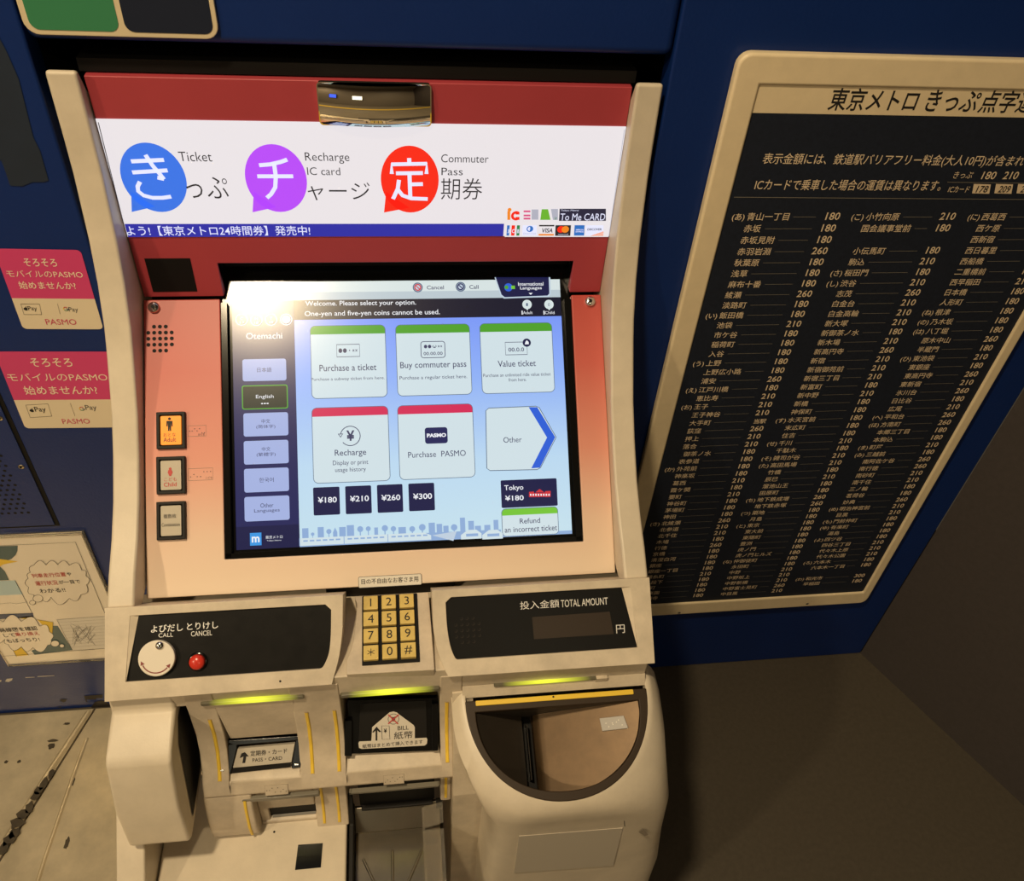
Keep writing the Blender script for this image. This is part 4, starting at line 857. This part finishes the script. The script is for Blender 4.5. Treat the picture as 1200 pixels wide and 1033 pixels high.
# amount panel (right)
inner = arc_pts([BLK.px(*zc(45, 165)), BLK.px(*zc(50, 300)), BLK.px(*zc(62, 520)), BLK.px(*zc(95, 690)), BLK.px(*zc(150, 840)), BLK.px(*zc(190, 915))])
outl = [(p[0], min(max(p[1], vb_), vt)) for p in inner] + [(MX1, vb_), (MX1, vt)]
pi = arc_pts([BLK.px(*zc(165, 270)), BLK.px(*zc(178, 480)), BLK.px(*zc(205, 640)), BLK.px(*zc(245, 745)), BLK.px(*zc(275, 765))])
hole = [(pi[0][0] + .006, pv1)] + [(p[0], max(pv0, min(pv1 - .003, p[1]))) for p in pi] + [(0.2525, pv0), (0.2482, pv1)]
b = MB(); b.prism(BLK, outl, -0.05, 0.0, WORN, holes=(hole,)); b.build('amount_panel_housing', tm, bevel=0.003, seg=3)
b = MB(); b.prism(BLK, [(0.04, pv0 - .002), (0.256, pv0 - .002), (0.256, pv1 + .002), (0.038, pv1 + .002)], -0.03, -0.0035, PANELG)
b.add([BLK.P(0.2522, pv0, -0.0005), BLK.P(0.2484, pv1, -0.0004), BLK.P(0.2390, pv1, -0.0034)], [(0, 1, 2)], WORN)
b.text(BLK, '投入金額', zc(812, 334), ze(118, 386), 9.5, WHITEI, hh); b.text(BLK, 'TOTAL AMOUNT', ze(134, 388), ze(540, 362), 8.6, WHITEI, hh); b.text(BLK, '円', ze(614, 614), ze(688, 608), 10, WHITEI, hh)
u0_, v0_, u1_, v1_ = pr(BLK, zc(915, 398), ze(580, 618)); b.pxflat(BLK, [zc(915, 398), zc(932, 590), ze(590, 618), ze(555, 424)], LEDDISP, hh)
c = BLK.px(*zc(355, 510))
for j in range(5):
    for i in range(5):
        if j in (0, 4) and i in (0, 4): continue
        b.flat(BLK, circ((c[0] + (i - 2) * 0.0063, c[1] + (2 - j) * 0.0063), 0.0019, 8), LEDDISP, hh)
        b.flat(BLK, circ((c[0] + (i - 2) * 0.0063 - .0003, c[1] + (2 - j) * 0.0063 + .0003), 0.0017, 8), BLACKM, hh + .0001)
b.build('amount_panel', tm, smooth=False)

# keypad
b = MB(); kpl = arc_pts([KEY.px(*zk(192, 315)), KEY.px(*zk(208, 390)), KEY.px(*zk(170, 700)), KEY.px(*zk(120, 850)), KEY.px(*zk(120, 967))]); kpr = [KEY.px(*zk(882, 925)), KEY.px(*zk(828, 250))]
kpl = [(p[0] + 0, p[1]) for p in kpl]
b.prism(KEY, kpl + kpr + [(kpl[0][0], kpr[-1][1])], -0.02, 0.0, BEIGE2)

b.build('keypad_plate', tm, bevel=0.001)
b = MB(); b.box(-0.09, 0.055, 0.60, 0.62, EYE - 0.83, EYE - 0.782, BLACKGAP); b.build('keypad_recess', tm, smooth=False)
b = MB(); b.box(-0.085, 0.05, 0.512, 0.60, EYE - 0.845, EYE - 0.822, BEIGE2); b.build('keypad_support', tm, smooth=False)
b = MB(); b.prism(KEY, rr(-0.0492, -0.0825, 0.0122, 0.0, 0.001), 0.0, 0.0008, BLACKM); b.build('keypad_base', tm, smooth=False)
kw = 0.0160
for r_ in range(4):
    for c_ in range(3):
        ch = '123456789*0#'[r_ * 3 + c_]
        u_ = -0.0475 + 0.01985 * c_; v_ = -0.0025 - 0.0197 * r_
        g = MB(); g.prism(KEY, rect(u_, v_ - 0.0168, u_ + kw, v_), 0.0008, 0.0055, KEYY)
        vs, fs, x0, x1, y0, y1 = glyphs({'*': '＊'}.get(ch, ch), 0.0, 3); hgt = 0.0098 if ch not in '*' else 0.0085; sc_ = hgt / (y1 - y0); wd_ = (x1 - x0) * sc_
        g.add([KEY.P(u_ + kw / 2 - wd_ / 2 + (x - x0) * sc_, v_ - 0.0084 - hgt / 2 + (y - y0) * sc_, 0.0057) for x, y in vs], fs, INK)
        o = g.build('key', tm, bevel=0.0009); o['label'] = 'yellow keypad key marked ' + {'*': 'with a star', '#': 'with a hash'}.get(ch, ch)

# ------------------------------------------------------------------ slot section
PB = Pl((0, 0.495, 0), X3, Z3)
PIL = [(.495, -.818), (.495, -.85), (.4925, -.90), (.486, -.926), (.474, -.948), (.464, -.958), (.4565, -.974), (.457, -.9775), (.475, -.984), (.62, -.984), (.62, -.818)]
LEDGE = [(.62, -.944), (.505, -.944), (.490, -.950), (.474, -.954), (.464, -.958), (.4565, -.974), (.457, -.9775), (.475, -.984), (.62, -.984)]
LEDGEC = [(.62, -.9545), (.476, -.9545), (.464, -.958), (.4565, -.974), (.457, -.9775), (.475, -.984), (.62, -.984)]
b = MB()
for x0, x1 in ((-0.236, -0.206), (-0.1275, -0.0755), (0.0335, 0.058)): b.xprism(up(PIL), x0, x1, BEIGE2)
b.xprism(up(LEDGE), -0.0755, 0.0335, BEIGE2); b.xprism(up(LEDGEC), -0.206, -0.1275, BEIGE2)
b.xprism(up([(.496, -.806), (.496, -.8425), (.62, -.8425), (.62, -.806)]), -0.30, 0.267, WORN)
b.build('slot_housing', tm, bevel=0.0015, angle=25)
# black wells behind the openings
b = MB(); b.box(-0.206, -0.1275, 0.56, 0.60, EYE - .95, EYE - .8425, BLACKM); b.box(-0.0755, 0.0335, 0.56, 0.60, EYE - .95, EYE - .8425, BLACKM)
b.box(-0.24, 0.05, 0.53, 0.60, EYE - 1.09, EYE - .984, BLACKM); b.box(-0.30, -0.236, 0.53, 0.60, EYE - 1.0, EYE - .8425, BLACKM); b.build('slot_well', tm, smooth=False)
# yellow guide stripes on the pillars
def stripe(x, wdt, s0, s1, prof, lab=None):
    pts = []
    for i in range(len(prof) - 1):
        a, c = prof[i], prof[i + 1]
        for k in range(8):
            t = k / 8; pts.append((a[0] + (c[0] - a[0]) * t, a[1] + (c[1] - a[1]) * t))
    pts = [p for p in pts if s1 <= p[1] <= s0]
    g = MB(); vs = []
    for i, p in enumerate(pts):
        a = pts[max(i - 1, 0)]; c = pts[min(i + 1, len(pts) - 1)]; t = Vector((c[0] - a[0], c[1] - a[1])).normalized(); n_ = Vector((t.y, -t.x))
        if n_.x > 0: n_ = -n_
        for xx, hh_ in ((x - wdt / 2, 0.0001), (x - wdt * .3, 0.0012), (x + wdt * .3, 0.0012), (x + wdt / 2, 0.0001)):
            vs.append((xx, p[0] + n_.x * hh_, p[1] + n_.y * hh_ + EYE))
    n = len(pts); g.add(vs, [(i * 4 + j, i * 4 + j + 1, (i + 1) * 4 + j + 1, (i + 1) * 4 + j) for i in range(n - 1) for j in range(3)], YELLOW)
    g.build('guide_stripe', tm)
for x in (-0.1135, -0.0833, 0.0413, -0.2165): stripe(x, 0.0042, -0.866, -0.957, PIL)
# lit strips under the panels
LEDM = bpy.data.materials.new('lit_strip'); LEDM.use_nodes = True
nt = LEDM.node_tree; pb = nt.nodes['Principled BSDF']; pb.inputs['Base Color'].default_value = (0.12, 0.11, 0.075, 1); pb.inputs['Roughness'].default_value = 0.3
tc = nt.nodes.new('ShaderNodeUVMap'); sx = nt.nodes.new('ShaderNodeSeparateXYZ'); nt.links.new(tc.outputs[0], sx.inputs[0])
cr = nt.nodes.new('ShaderNodeValToRGB'); nt.links.new(sx.outputs[0], cr.inputs[0])
cr.color_ramp.elements[0].position = 0.08; cr.color_ramp.elements[0].color = (0, 0, 0, 1); cr.color_ramp.elements[1].position = 0.95; cr.color_ramp.elements[1].color = (0, 0, 0, 1)
e = cr.color_ramp.elements.new(0.5); e.color = (0.95, 1.0, 0.03, 1)
nt.links.new(cr.outputs[0], pb.inputs['Emission Color']); pb.inputs['Emission Strength'].default_value = 1.15
def strip(tl, br, lit, y=0.4955, name='lit_strip', case=None):
    pl = Pl((0, y, 0), X3, Z3); u0_, v0_, u1_, v1_ = pr(pl, tl, br); g = MB(); r = min(0.003, (v1_ - v0_) * .45)
    g.prism(pl, rr(u0_, v0_, u1_, v1_, r), -0.002, 0.0035, LEDM if lit else LEDG)
    o = g.build(name, tm, bevel=0.0008)
    uvl = o.data.uv_layers.new(name='UVMap')
    for lp in o.data.loops:
        x = o.data.vertices[lp.vertex_index].co.x + tm.location.x; uvl.data[lp.index].uv = ((x - u0_) / (u1_ - u0_), 0)
z82 = Z(6, 220, 800); zm = Z(7.059, 390, 800)
strip((235, 822), (357, 816.5), True); strip(zm(60, 88), zm(884, 52), True); strip((579, 802), (698, 793), True)
pl = Pl((0, 0.4955, 0), X3, Z3); u0_, v0_, u1_, v1_ = pr(pl, (696, 797), (712.5, 792)); g = MB(); g.prism(pl, rr(u0_, v0_, u1_, v1_, .002), -.001, .0032, WORN); g.build('strip_end', tm, bevel=.0008)
# card slot
FR = Pl((0, 0.4945, 0), X3, Z3)
b = MB(); u0_, v0_, u1_, v1_ = pr(FR, z82(196, 190), z82(798, 352)); b.prism(FR, [(u0_ + .0045, v0_ - 0.0035), (u1_ - .0005, v0_ - .0035), (u1_ - .0005, -0.8425), (u0_ - .001, -0.8425)], -0.01, 0.0, BEIGE2); b.build('card_slot_cover', tm, bevel=0.002)
CS = Pl((0, 0.488, -0.935), X3, (0, 0.62, 0.78))
b = MB(); q4 = [CS.px(*z82(*p)) for p in ((318, 602), (728, 562), (752, 432), (352, 468))]
b.prism(CS, q4, -0.006, 0.0, LABELG); hh2 = 0.0004
b.text(CS, '定期券・カード', z82(442, 522), z82(700, 496), 6.2, INK, hh2, .006); b.text(CS, 'PASS・CARD', z82(456, 560), z82(664, 544), 4.2, INK, hh2)
ar = [(378, 500), (402, 490), (430, 520), (412, 520), (404, 566), (384, 568), (392, 522), (366, 532)]
b.pxflat(CS, [z82(*p) for p in ar], INK, hh2); b.pxflat(CS, [z82(318, 602), z82(728, 562), z82(720, 596), z82(305, 640)], DGREY, hh2); b.build('card_slot', tm, smooth=False)
b = MB(); b.prism(CS, [CS.px(*z82(*p)) for p in ((258, 640), (305, 640), (348, 466), (352, 420), (268, 436))], -0.004, 0.002, BLACK); b.prism(CS, [CS.px(*z82(*p)) for p in ((730, 600), (800, 590), (800, 390), (760, 398))], -0.004, 0.003, BLACK)
b.prism(CS, [CS.px(*z82(*p)) for p in ((330, 440), (790, 402), (800, 372), (250, 408))], -0.006, 0.002, BLACK)
b.build('card_slot_guide', tm, bevel=0.001)
for p in (z82(243, 610), z82(768, 568)): u_, v_ = CS.px(*p); g = MB(); g.prism(CS, rect(u_ - .0026, v_ - .001, u_ + .0026, v_ + .001), 0.0, 0.004, CHROME); g.build('slot_clip', tm, bevel=.0004)
# bill slot
BS = Pl((0, 0.492, -0.926), X3, (0, 0.60, 0.80))
b = MB(); b.prism(BS, [BS.px(*zm(*p)) for p in ((150, 592), (862, 566), (870, 130), (120, 150))], -0.01, 0.0, BLACK); b.prism(BS, [BS.px(*zm(*p)) for p in ((210, 548), (780, 522), (772, 150), (228, 176))], 0.0, 0.0006, DGREY)
for p in ((100, 300, 160, 590), (818, 160, 870, 545)):
    b.prism(BS, [BS.px(*zm(*k)) for k in ((p[0], p[3]), (p[2], p[3]), (p[2], p[1]), (p[0], p[1]))], 0.0, 0.006, BLACK)
b.build('bill_slot', tm, bevel=0.0012)
b = MB(); P = lambda pts, m_, h=0.0011: b.pxflat(BS, [zm(*p) for p in pts], m_, h)
LBL = mat('white_slot_label', (0.62, 0.57, 0.49), rough=0.4)
P([(320, 470), (326, 368), (450, 262), (470, 245), (500, 238), (530, 246), (548, 262), (668, 350), (678, 370), (678, 460), (775, 455), (782, 470), (778, 505), (760, 520), (240, 548), (218, 540), (212, 500), (220, 486), (318, 482)], LBL)
b.text(BS, '紙幣はまとめて挿入できます', zm(246, 536), zm(744, 510), 4.8, INK, 0.0015)
b.text(BS, 'BILL', zm(537, 390), zm(628, 388), 4.8, INK, 0.0015); b.text(BS, '紙幣', zm(508, 466), zm(662, 458), 8.6, INK, 0.0015)
P([(362, 362), (400, 405), (384, 408), (368, 392), (368, 478), (354, 478), (354, 394), (340, 410), (324, 410)], INK, 0.0015)
b.pxline(BS, [zm(*p) for p in ((404, 356), (466, 356), (472, 466), (408, 468))], 0.0005, INK, 0.0015, True); b.text(BS, '¥', zm(422, 414), zm(448, 413), 5, INK, 0.0015, .02)
b.line(BS, circ(BS.px(*zm(502, 300)), 0.0062, 18), 0.0006, INKG, 0.0014, close=True); P([(480, 280), (500, 285), (520, 278), (512, 320), (492, 318)], INKG, 0.0014)
b.pxline(BS, [zm(458, 262), zm(540, 340)], 0.0013, REDI, 0.0018); b.pxline(BS, [zm(545, 262), zm(458, 338)], 0.0013, REDI, 0.0018)
o = b.build('bill_label', tm, smooth=False); o['label'] = 'white label for bills with an arrow and a red cross'
# braille plates on the ledge front
LG = Pl((0, .464, -.958), X3, (0, .0075, .016))
for tl, br in ((z82(540, 724), z82(708, 782)), (zm(418, 768), zm(590, 832))):
    u0_, v0_, u1_, v1_ = pr(LG, tl, br); b = MB(); b.prism(LG, rect(u0_, v0_, u1_, v1_), 0, 0.0006, BEIGE2); braille(LG, tl, br, h=0.0009, n=8); b.build('braille_plate', tm, smooth=False)
strip(Z(5.4545, 200, 900)(455, 192), Z(5.4545, 200, 900)(955, 166), False, y=0.4575, name='unlit_strip'); strip(zm(150, 905), zm(872, 832), False, y=0.4575, name='unlit_strip')

# lower row: exits, pillar, shelf
zl = Z(5.4545, 200, 900); zt = Z(6.667, 380, 900)
LPIL = [(.468, -.984), (.466, -1.02), (.460, -1.05), (.450, -1.068), (.62, -1.085), (.62, -.984)]
LBOX = [(.4575, -.9775), (.450, -1.0), (.444, -1.035), (.4445, -1.055), (.456, -1.066), (.62, -1.066), (.62, -.9775)]
b = MB(); b.xprism(up(LBOX), -0.238, -0.184, BEIGE2); b.build('lower_housing', tm, bevel=0.003, seg=3)
b = MB(); b.xprism(up([(.468, -.984), (.462, -1.05), (.62, -1.05), (.62, -.984)]), 0.0335, 0.0465, BEIGE2); b.build('tray_pillar', tm, bevel=0.002)
b = MB(); b.xprism(up(LPIL), -0.1175, -0.079, BEIGE2)
b.xprism(up([(.466, -.984), (.464, -1.034), (.62, -1.034), (.62, -.984)]), -0.184, -0.1175, BEIGE2)
b.xprism(up([(.464, -1.0605), (.460, -1.062), (.460, -1.075), (.62, -1.075), (.62, -1.0605)]), -0.184, -0.1175, BEIGE2); b.xprism(up([(.464, -1.03), (.462, -1.07), (.62, -1.07), (.62, -1.03)]), -0.184, -0.173, BEIGE2)
b.build('exit_housing', tm, bevel=0.002)
stripe(-0.1085, 0.0036, -0.988, -1.064, LPIL); stripe(-0.0905, 0.0036, -0.988, -1.064, LPIL); stripe(0.040, 0.0036, -0.990, -1.045, [(.468, -.984), (.462, -1.05)])
stripe(-0.1925, 0.0036, -0.985, -1.055, LBOX[:5])
EX = Pl((0, 0.4675, -1.0), X3, Z3)
b = MB(); b.prism(EX, rect(-0.173, -0.0605, -0.1175, -0.034), -0.01, 0, BLACKM); b.prism(EX, rect(-0.171, -0.0605, -0.1195, -0.0590), 0, 0.003, GREY); b.build('card_exit', tm, smooth=False)
b = MB(); b.prism(Pl((0, 0.47, -1.066), X3, (0, 1, 0.04)), [(-0.298, -0.24), (-0.0815, -0.24), (-0.0815, 0.06), (-0.298, 0.06)], -0.04, 0.0, BEIGE)
b.build('front_shelf', tm, bevel=0.003)
SH = Pl((0, 0.47, -1.066), X3, (0, 1, 0.04))
b = MB(); b.pxflat(SH, [zl(*p) for p in ((815, 495), (972, 484), (960, 640), (795, 656))], BLACK, 0.0006); b.pxline(SH, [zl(804, 576), zl(966, 562)], 0.0006, DGREY, 0.001); b.build('shelf_window', tm, smooth=False)
b = MB(); b.flat(SH, circ(SH.px(*zl(662, 412)), 0.0014, 8), BLACKM, 0.0004); b.build('shelf_hole', tm, smooth=False)
# lower left side rail
b = MB(); b.xprism(up([(.50, -.93), (.4475, -.976), (.30, -1.11), (.30, -1.4), (.50, -1.4)]), -0.330, -0.299, BEIGE); b.build('side_rail', tm, bevel=0.003)
# pod bulging out at the left
POD = [(.52, -.812), (.497, -.818), (.492, -.838), (.450, -.851), (.4425, -.857), (.4205, -.915), (.4125, -.983), (.418, -.990), (.52, -.99)]
b = MB(); b.xprism(up(POD), -0.3105, -0.2455, BEIGE); b.build('receipt_pod', tm, bevel=0.0065, seg=4)
PX = Pl((-0.2453, 0, 0), (0, 1, 0), Z3)
b = MB(); b.flat(PX, [(.489, -.852), (.468, -.874), (.460, -.900), (.436, -.975), (.52, -.975), (.52, -.852)], BLACKM, 0.0006); b.build('pod_opening', tm, smooth=False)

# steel change and ticket tray
TP = Pl((0, .470, -1.067), X3, (0, 0.62, 0.78)); TD = Pl((0, .4495, -1.0925), X3, (0, 1, 0.05))
b = MB(); x0, x1 = -0.0735, 0.0325
b.prism(TP, [(x0, -0.0335), (x1, -0.0335), (x1, 0.0), (x0, 0.0)], -0.004, 0, STEEL); b.prism(TD, [(x0, -0.22), (x1, -0.22), (x1, 0.0), (x0, 0.0)], -0.006, 0, STEEL)
b.xprism(up([(.474, -1.03), (.45, -1.066), (.25, -1.08), (.25, -1.12), (.474, -1.12)]), x0 - 0.0055, x0, DGREY)
for a, c in (((302, 715), (385, 887)), ((532, 645), (535, 887)), ((760, 650), (660, 887))):
    p0 = TD.px(*zt(*a)); p1 = TD.px(*zt(*c)); d_ = Vector((p1[0] - p0[0], p1[1] - p0[1])); p1 = (p0[0] + d_.x * 3, p0[1] + d_.y * 3)
    n_ = Vector((-d_.y, d_.x)).normalized() * 0.0016
    b.prism(TD, [(p0[0] - n_.x, p0[1] - n_.y), (p1[0] - n_.x, p1[1] - n_.y), (p1[0] + n_.x, p1[1] + n_.y), (p0[0] + n_.x, p0[1] + n_.y)][::1], 0, 0.0022, STEEL)
b.build('change_tray', tm, bevel=0.0012)
FL = Pl((0, .4725, -1.067), X3, Z3)
b = MB(); b.prism(FL, rect(-0.066, 0.0, 0.0265, 0.074), -0.006, 0.0, BLACKM); b.prism(FL, rect(-0.064, -0.003, 0.0245, 0.0015), -0.004, 0.006, DGREY); b.build('tray_flap', tm, bevel=0.001)
for p in (zt(212, 340), zt(897, 290)):
    u_, v_ = FL.off(.008).px(*p); g = MB(); g.prism(FL, rr(u_ - .004, v_ - .004, u_ + .004, v_ + .003, .001), 0, 0.011, DGREY); g.prism(FL, rect(u_ - .0022, v_ - .009, u_ + .0022, v_ - .004), 0, 0.008, DGREY); g.build('flap_hinge', tm, bevel=0.001)
b = MB(); g0 = 0.0105
b.xprism(up([(.466, -1.066), (.447, -1.089), (.30, -1.096), (.30, -1.075), (.432, -1.066), (.456, -1.050)]), g0, g0 + 0.0025, ACRY)
b.prism(Pl((0, .456, -1.050), X3, (0, .75, .66)), [(g0, -.026), (.036, -.020), (.036, .004), (g0, 0.0)], -0.0025, 0, ACRY)
b.prism(Pl((0, .435, -1.066), X3, (0, 1, .06)), [(g0, -.15), (.036, -.15), (.036, 0.0), (g0, 0.0)], -0.0025, 0, ACRY)
b.build('tray_guard', tm, bevel=0.0008)

# ------------------------------------------------------------------ coin module
cxm = 0.164; YB = 0.4955
def zrim(y): return -0.852 - 0.36 * (0.49 - y)
def ring(a, dpt, p, zf, n=56, al=None):
    pts = []
    for i in range(n + 1):
        t = math.pi * i / n; c, s_ = math.cos(t), math.sin(t)
        x = cxm + (a if c > 0 else (al or a)) * math.copysign(abs(c) ** (2 / p), c); y = YB - 0.003 - dpt * abs(s_) ** (2 / p)
        pts.append(Vector((x, y, zf(y) + EYE)))
    pts.append(Vector((cxm - (al or a), YB + 0.02, pts[-1].z))); pts.append(Vector((cxm + a, YB + 0.02, pts[0].z)))
    return pts
LV = [ring(.1030, .1040, 2.1, lambda y: zrim(y) - .012), ring(.1030, .1040, 2.1, zrim), ring(.107, .1085, 2.15, lambda y: zrim(y) + .0006), ring(.1115, .1135, 2.3, lambda y: zrim(y) - .003), ring(.1180, .1175, 2.7, lambda y: zrim(y) - .011),
      ring(.1240, .1185, 3.4, lambda y: zrim(y) - .022, al=.1105), ring(.1290, .1165, 5.0, lambda y: zrim(y) * .35 - .622, al=.096), ring(.1325, .1140, 7, lambda y: -.955, al=.0820), ring(.138, .1130, 8, lambda y: -1.03, al=.081), ring(.149, .1125, 9, lambda y: -1.12, al=.083), ring(.156, .112, 9, lambda y: -1.30, al=.084)]
b = MB(); n = len(LV[0]); vs = [p for l in LV for p in l]
b.add(vs, [(j * n + i, j * n + (i + 1) % n, (j + 1) * n + (i + 1) % n, (j + 1) * n + i)[::-1] for j in range(len(LV) - 1) for i in range(n)], BEIGE)
b.build('coin_module', tm, angle=50)
# straight plate behind the bowl, up to the lit strip
b = MB(); b.xprism(up([(.4958, -.8425), (.4885, -.8545), (.52, -.87), (.52, -.8425)]), 0.058, 0.267, WORN); b.xprism(up([(.4925, -.85), (.462, -.93), (.445, -1.0), (.435, -1.3), (.60, -1.3), (.60, -.85)]), 0.047, 0.070, WORN); b.xprism(up([(.50, -.90), (.466, -.91), (.445, -1.0), (.435, -1.3), (.60, -1.3), (.60, -.90)]), 0.070, 0.10, WORN); b.build('coin_module_back', tm, smooth=False)
# bowl rim
def dcurve(a, dpt, p, v_back, n=40):
    return [(cxm + a * math.copysign(abs(math.cos(t)) ** (2 / p), math.cos(t)), v_back - dpt * abs(math.sin(t)) ** (2 / p)) for t in [-math.pi * i / n for i in range(n + 1)]]
vbk = RIM.px(650, 815)[1]
dk = 1.0628
do = dcurve(.1035, .1105, 2.1, vbk); di = dcurve(.0925, .0880, 2.15, vbk - 0.0125)
b = MB(); b.prism(RIM, do, -0.012, 0.0012, BROWNF, holes=(di,)); b.build('bowl_rim', tm, bevel=0.0012)
bt0, bt1 = RIM.px(*Z(7.381, 520, 790)(275, 252)), RIM.px(*Z(7.381, 640, 790)(752, 160))
vbar = (bt0[1] + bt1[1]) / 2
b = MB(); b.prism(RIM, rr(bt0[0], vbar - .0032, bt1[0], vbar + .0024, .0012), 0.001, 0.0026, YELLOW); b.flat(RIM, circ(RIM.px(648, 817.5), .0012, 8), BLACKM, 0.0029); b.build('bowl_bar', tm, bevel=0.0006)
# bowl: two ramps falling to the coin slot
us0, us1 = 0.0985, 0.1085
uslot = RIM.px(626, 872)[0]; us0, us1 = uslot - 0.0050, uslot + 0.0070
a_in, d_in, v_in = .0925, .0880, vbk - 0.0125
def hcol(u):
    if u <= us0: return -0.003 - 0.050 * (u - (cxm - a_in)) / (us0 - (cxm - a_in))
    if u < us1: return -0.064
    t = (u - us1) / (cxm + a_in - us1); return -0.050 + 0.048 * t - 0.012 * max(0, 1 - (u - us1) / 0.008) ** 2
def vfront(u): 
    c = min(1, abs((u - cxm) / a_in)); return v_in - d_in * (1 - c ** 2.15) ** (1 / 2.15)
cols = [cxm - a_in + 0.0005 + (us0 - (cxm - a_in) - 0.0005) * i / 16 for i in range(17)]
colr = [us1 + 0.008 * i / 6 for i in range(6)] + [us1 + 0.008 + (cxm + a_in - 0.0005 - us1 - 0.008) * i / 20 for i in range(21)]
for nm, cc, mm in (('bowl_wall', cols, BROWND), ('bowl_ramp', colr, BRONZE)):
    b = MB(); vs = []
    for u in cc: vs += [RIM.P(u, vfront(u) - .002, hcol(u)), RIM.P(u, v_in + .002, hcol(u))]
    b.add(vs, [(2 * i, 2 * i + 2, 2 * i + 3, 2 * i + 1) for i in range(len(cc) - 1)], mm)
    if nm == 'bowl_ramp':
        u_ = cc[0]; b.add([RIM.P(u_, vfront(u_) - .002, hcol(u_)), RIM.P(u_, v_in + .002, hcol(u_)), RIM.P(u_, v_in + .002, -.055), RIM.P(u_, vfront(u_) - .002, -.055)], [(0, 1, 2, 3)], BRONZE)
    else:
        allc = cols + colr
        vs = [];
        for u in [cxm - a_in + (2 * a_in) * i / 30 for i in range(31)]: vs += [RIM.P(u, v_in + .0005, -0.0005), RIM.P(u, v_in + .0005, -0.06)]
        b.add(vs, [(2 * i, 2 * i + 1, 2 * i + 3, 2 * i + 2) for i in range(30)], BROWND)
        vs = [RIM.P(p[0], p[1], -0.0005) for p in di] + [RIM.P(p[0], p[1], -0.06) for p in di]; k = len(di)
        b.add(vs, [(i, i + 1, k + i + 1, k + i) for i in range(k - 1)], BROWND)
    b.build(nm, tm, smooth=True, angle=40)
b = MB(); b.prism(RIM, rect(us0 - .002, v_in - .088, us1 + .002, v_in + .002), -0.075, -0.066, BLACKM); b.prism(RIM, rect(uslot - .0005, v_in - .070, uslot + .0005, v_in - .010), -0.066, -0.048, CHROME); b.build('coin_slot', tm, smooth=False)
zr = Z(7.381, 640, 790)
pu, pv = RIM.px(*zr(585, 430)); hs = hcol(pu)
sl_ = 0.048 / (cxm + a_in - us1); BRP = Pl(RIM.o + RIM.u * pu + RIM.v * pv + RIM.n * (hs + 0.0008), RIM.u + RIM.n * sl_, RIM.v)
b = MB(); q4 = [BRP.px(*zr(*p)) for p in ((486, 498), (712, 472), (672, 362), (462, 386))]; BP_ = mat('grey_braille_plate', (0.36, 0.34, 0.31), rough=0.4)
b.prism(BRP, q4, -0.004, 0.0015, BP_)
for x, y in ((520, 430), (575, 428), (580, 440), (628, 402), (660, 444), (545, 460), (610, 420)): b.flat(BRP, circ(BRP.px(*zr(x, y)), .0007, 6), LABEL, 0.0018)
b.build('braille_plate', tm, bevel=.0005)
# blank label and marks on the module front
CFp = Pl((0, YB - .003 - .113 - .0006, 0), X3, Z3)
b = MB(); zf = Z(7.5, 520, 900); zg = Z(7.5, 640, 900)
b.prism(CFp, [CFp.px(*p) for p in (zf(618, 922), zg(588, 858), zg(672, 528), zf(662, 600))], -0.003, 0.0006, LABELG); b.build('blank_label', tm, smooth=False)
b = MB(); b.pxline(CFp, [zg(668, 340), zg(682, 430), zg(690, 515)], 0.0008, INKG, 0.0004); b.pxflat(CFp, [zg(812, 566), (zg(856, 540)), zg(900, 590), zg(868, 600)], INKL, 0.0004); b.build('module_scratch', tm, smooth=False)
# lower corner of the base, right
b = MB(); b.xprism(up([(.60, -1.20), (.45, -1.20), (.45, -1.4), (.60, -1.4)]), 0.0465, 0.27, BEIGE); b.build('base_front', tm, bevel=0.004)

bpy.data.objects.remove(_to)
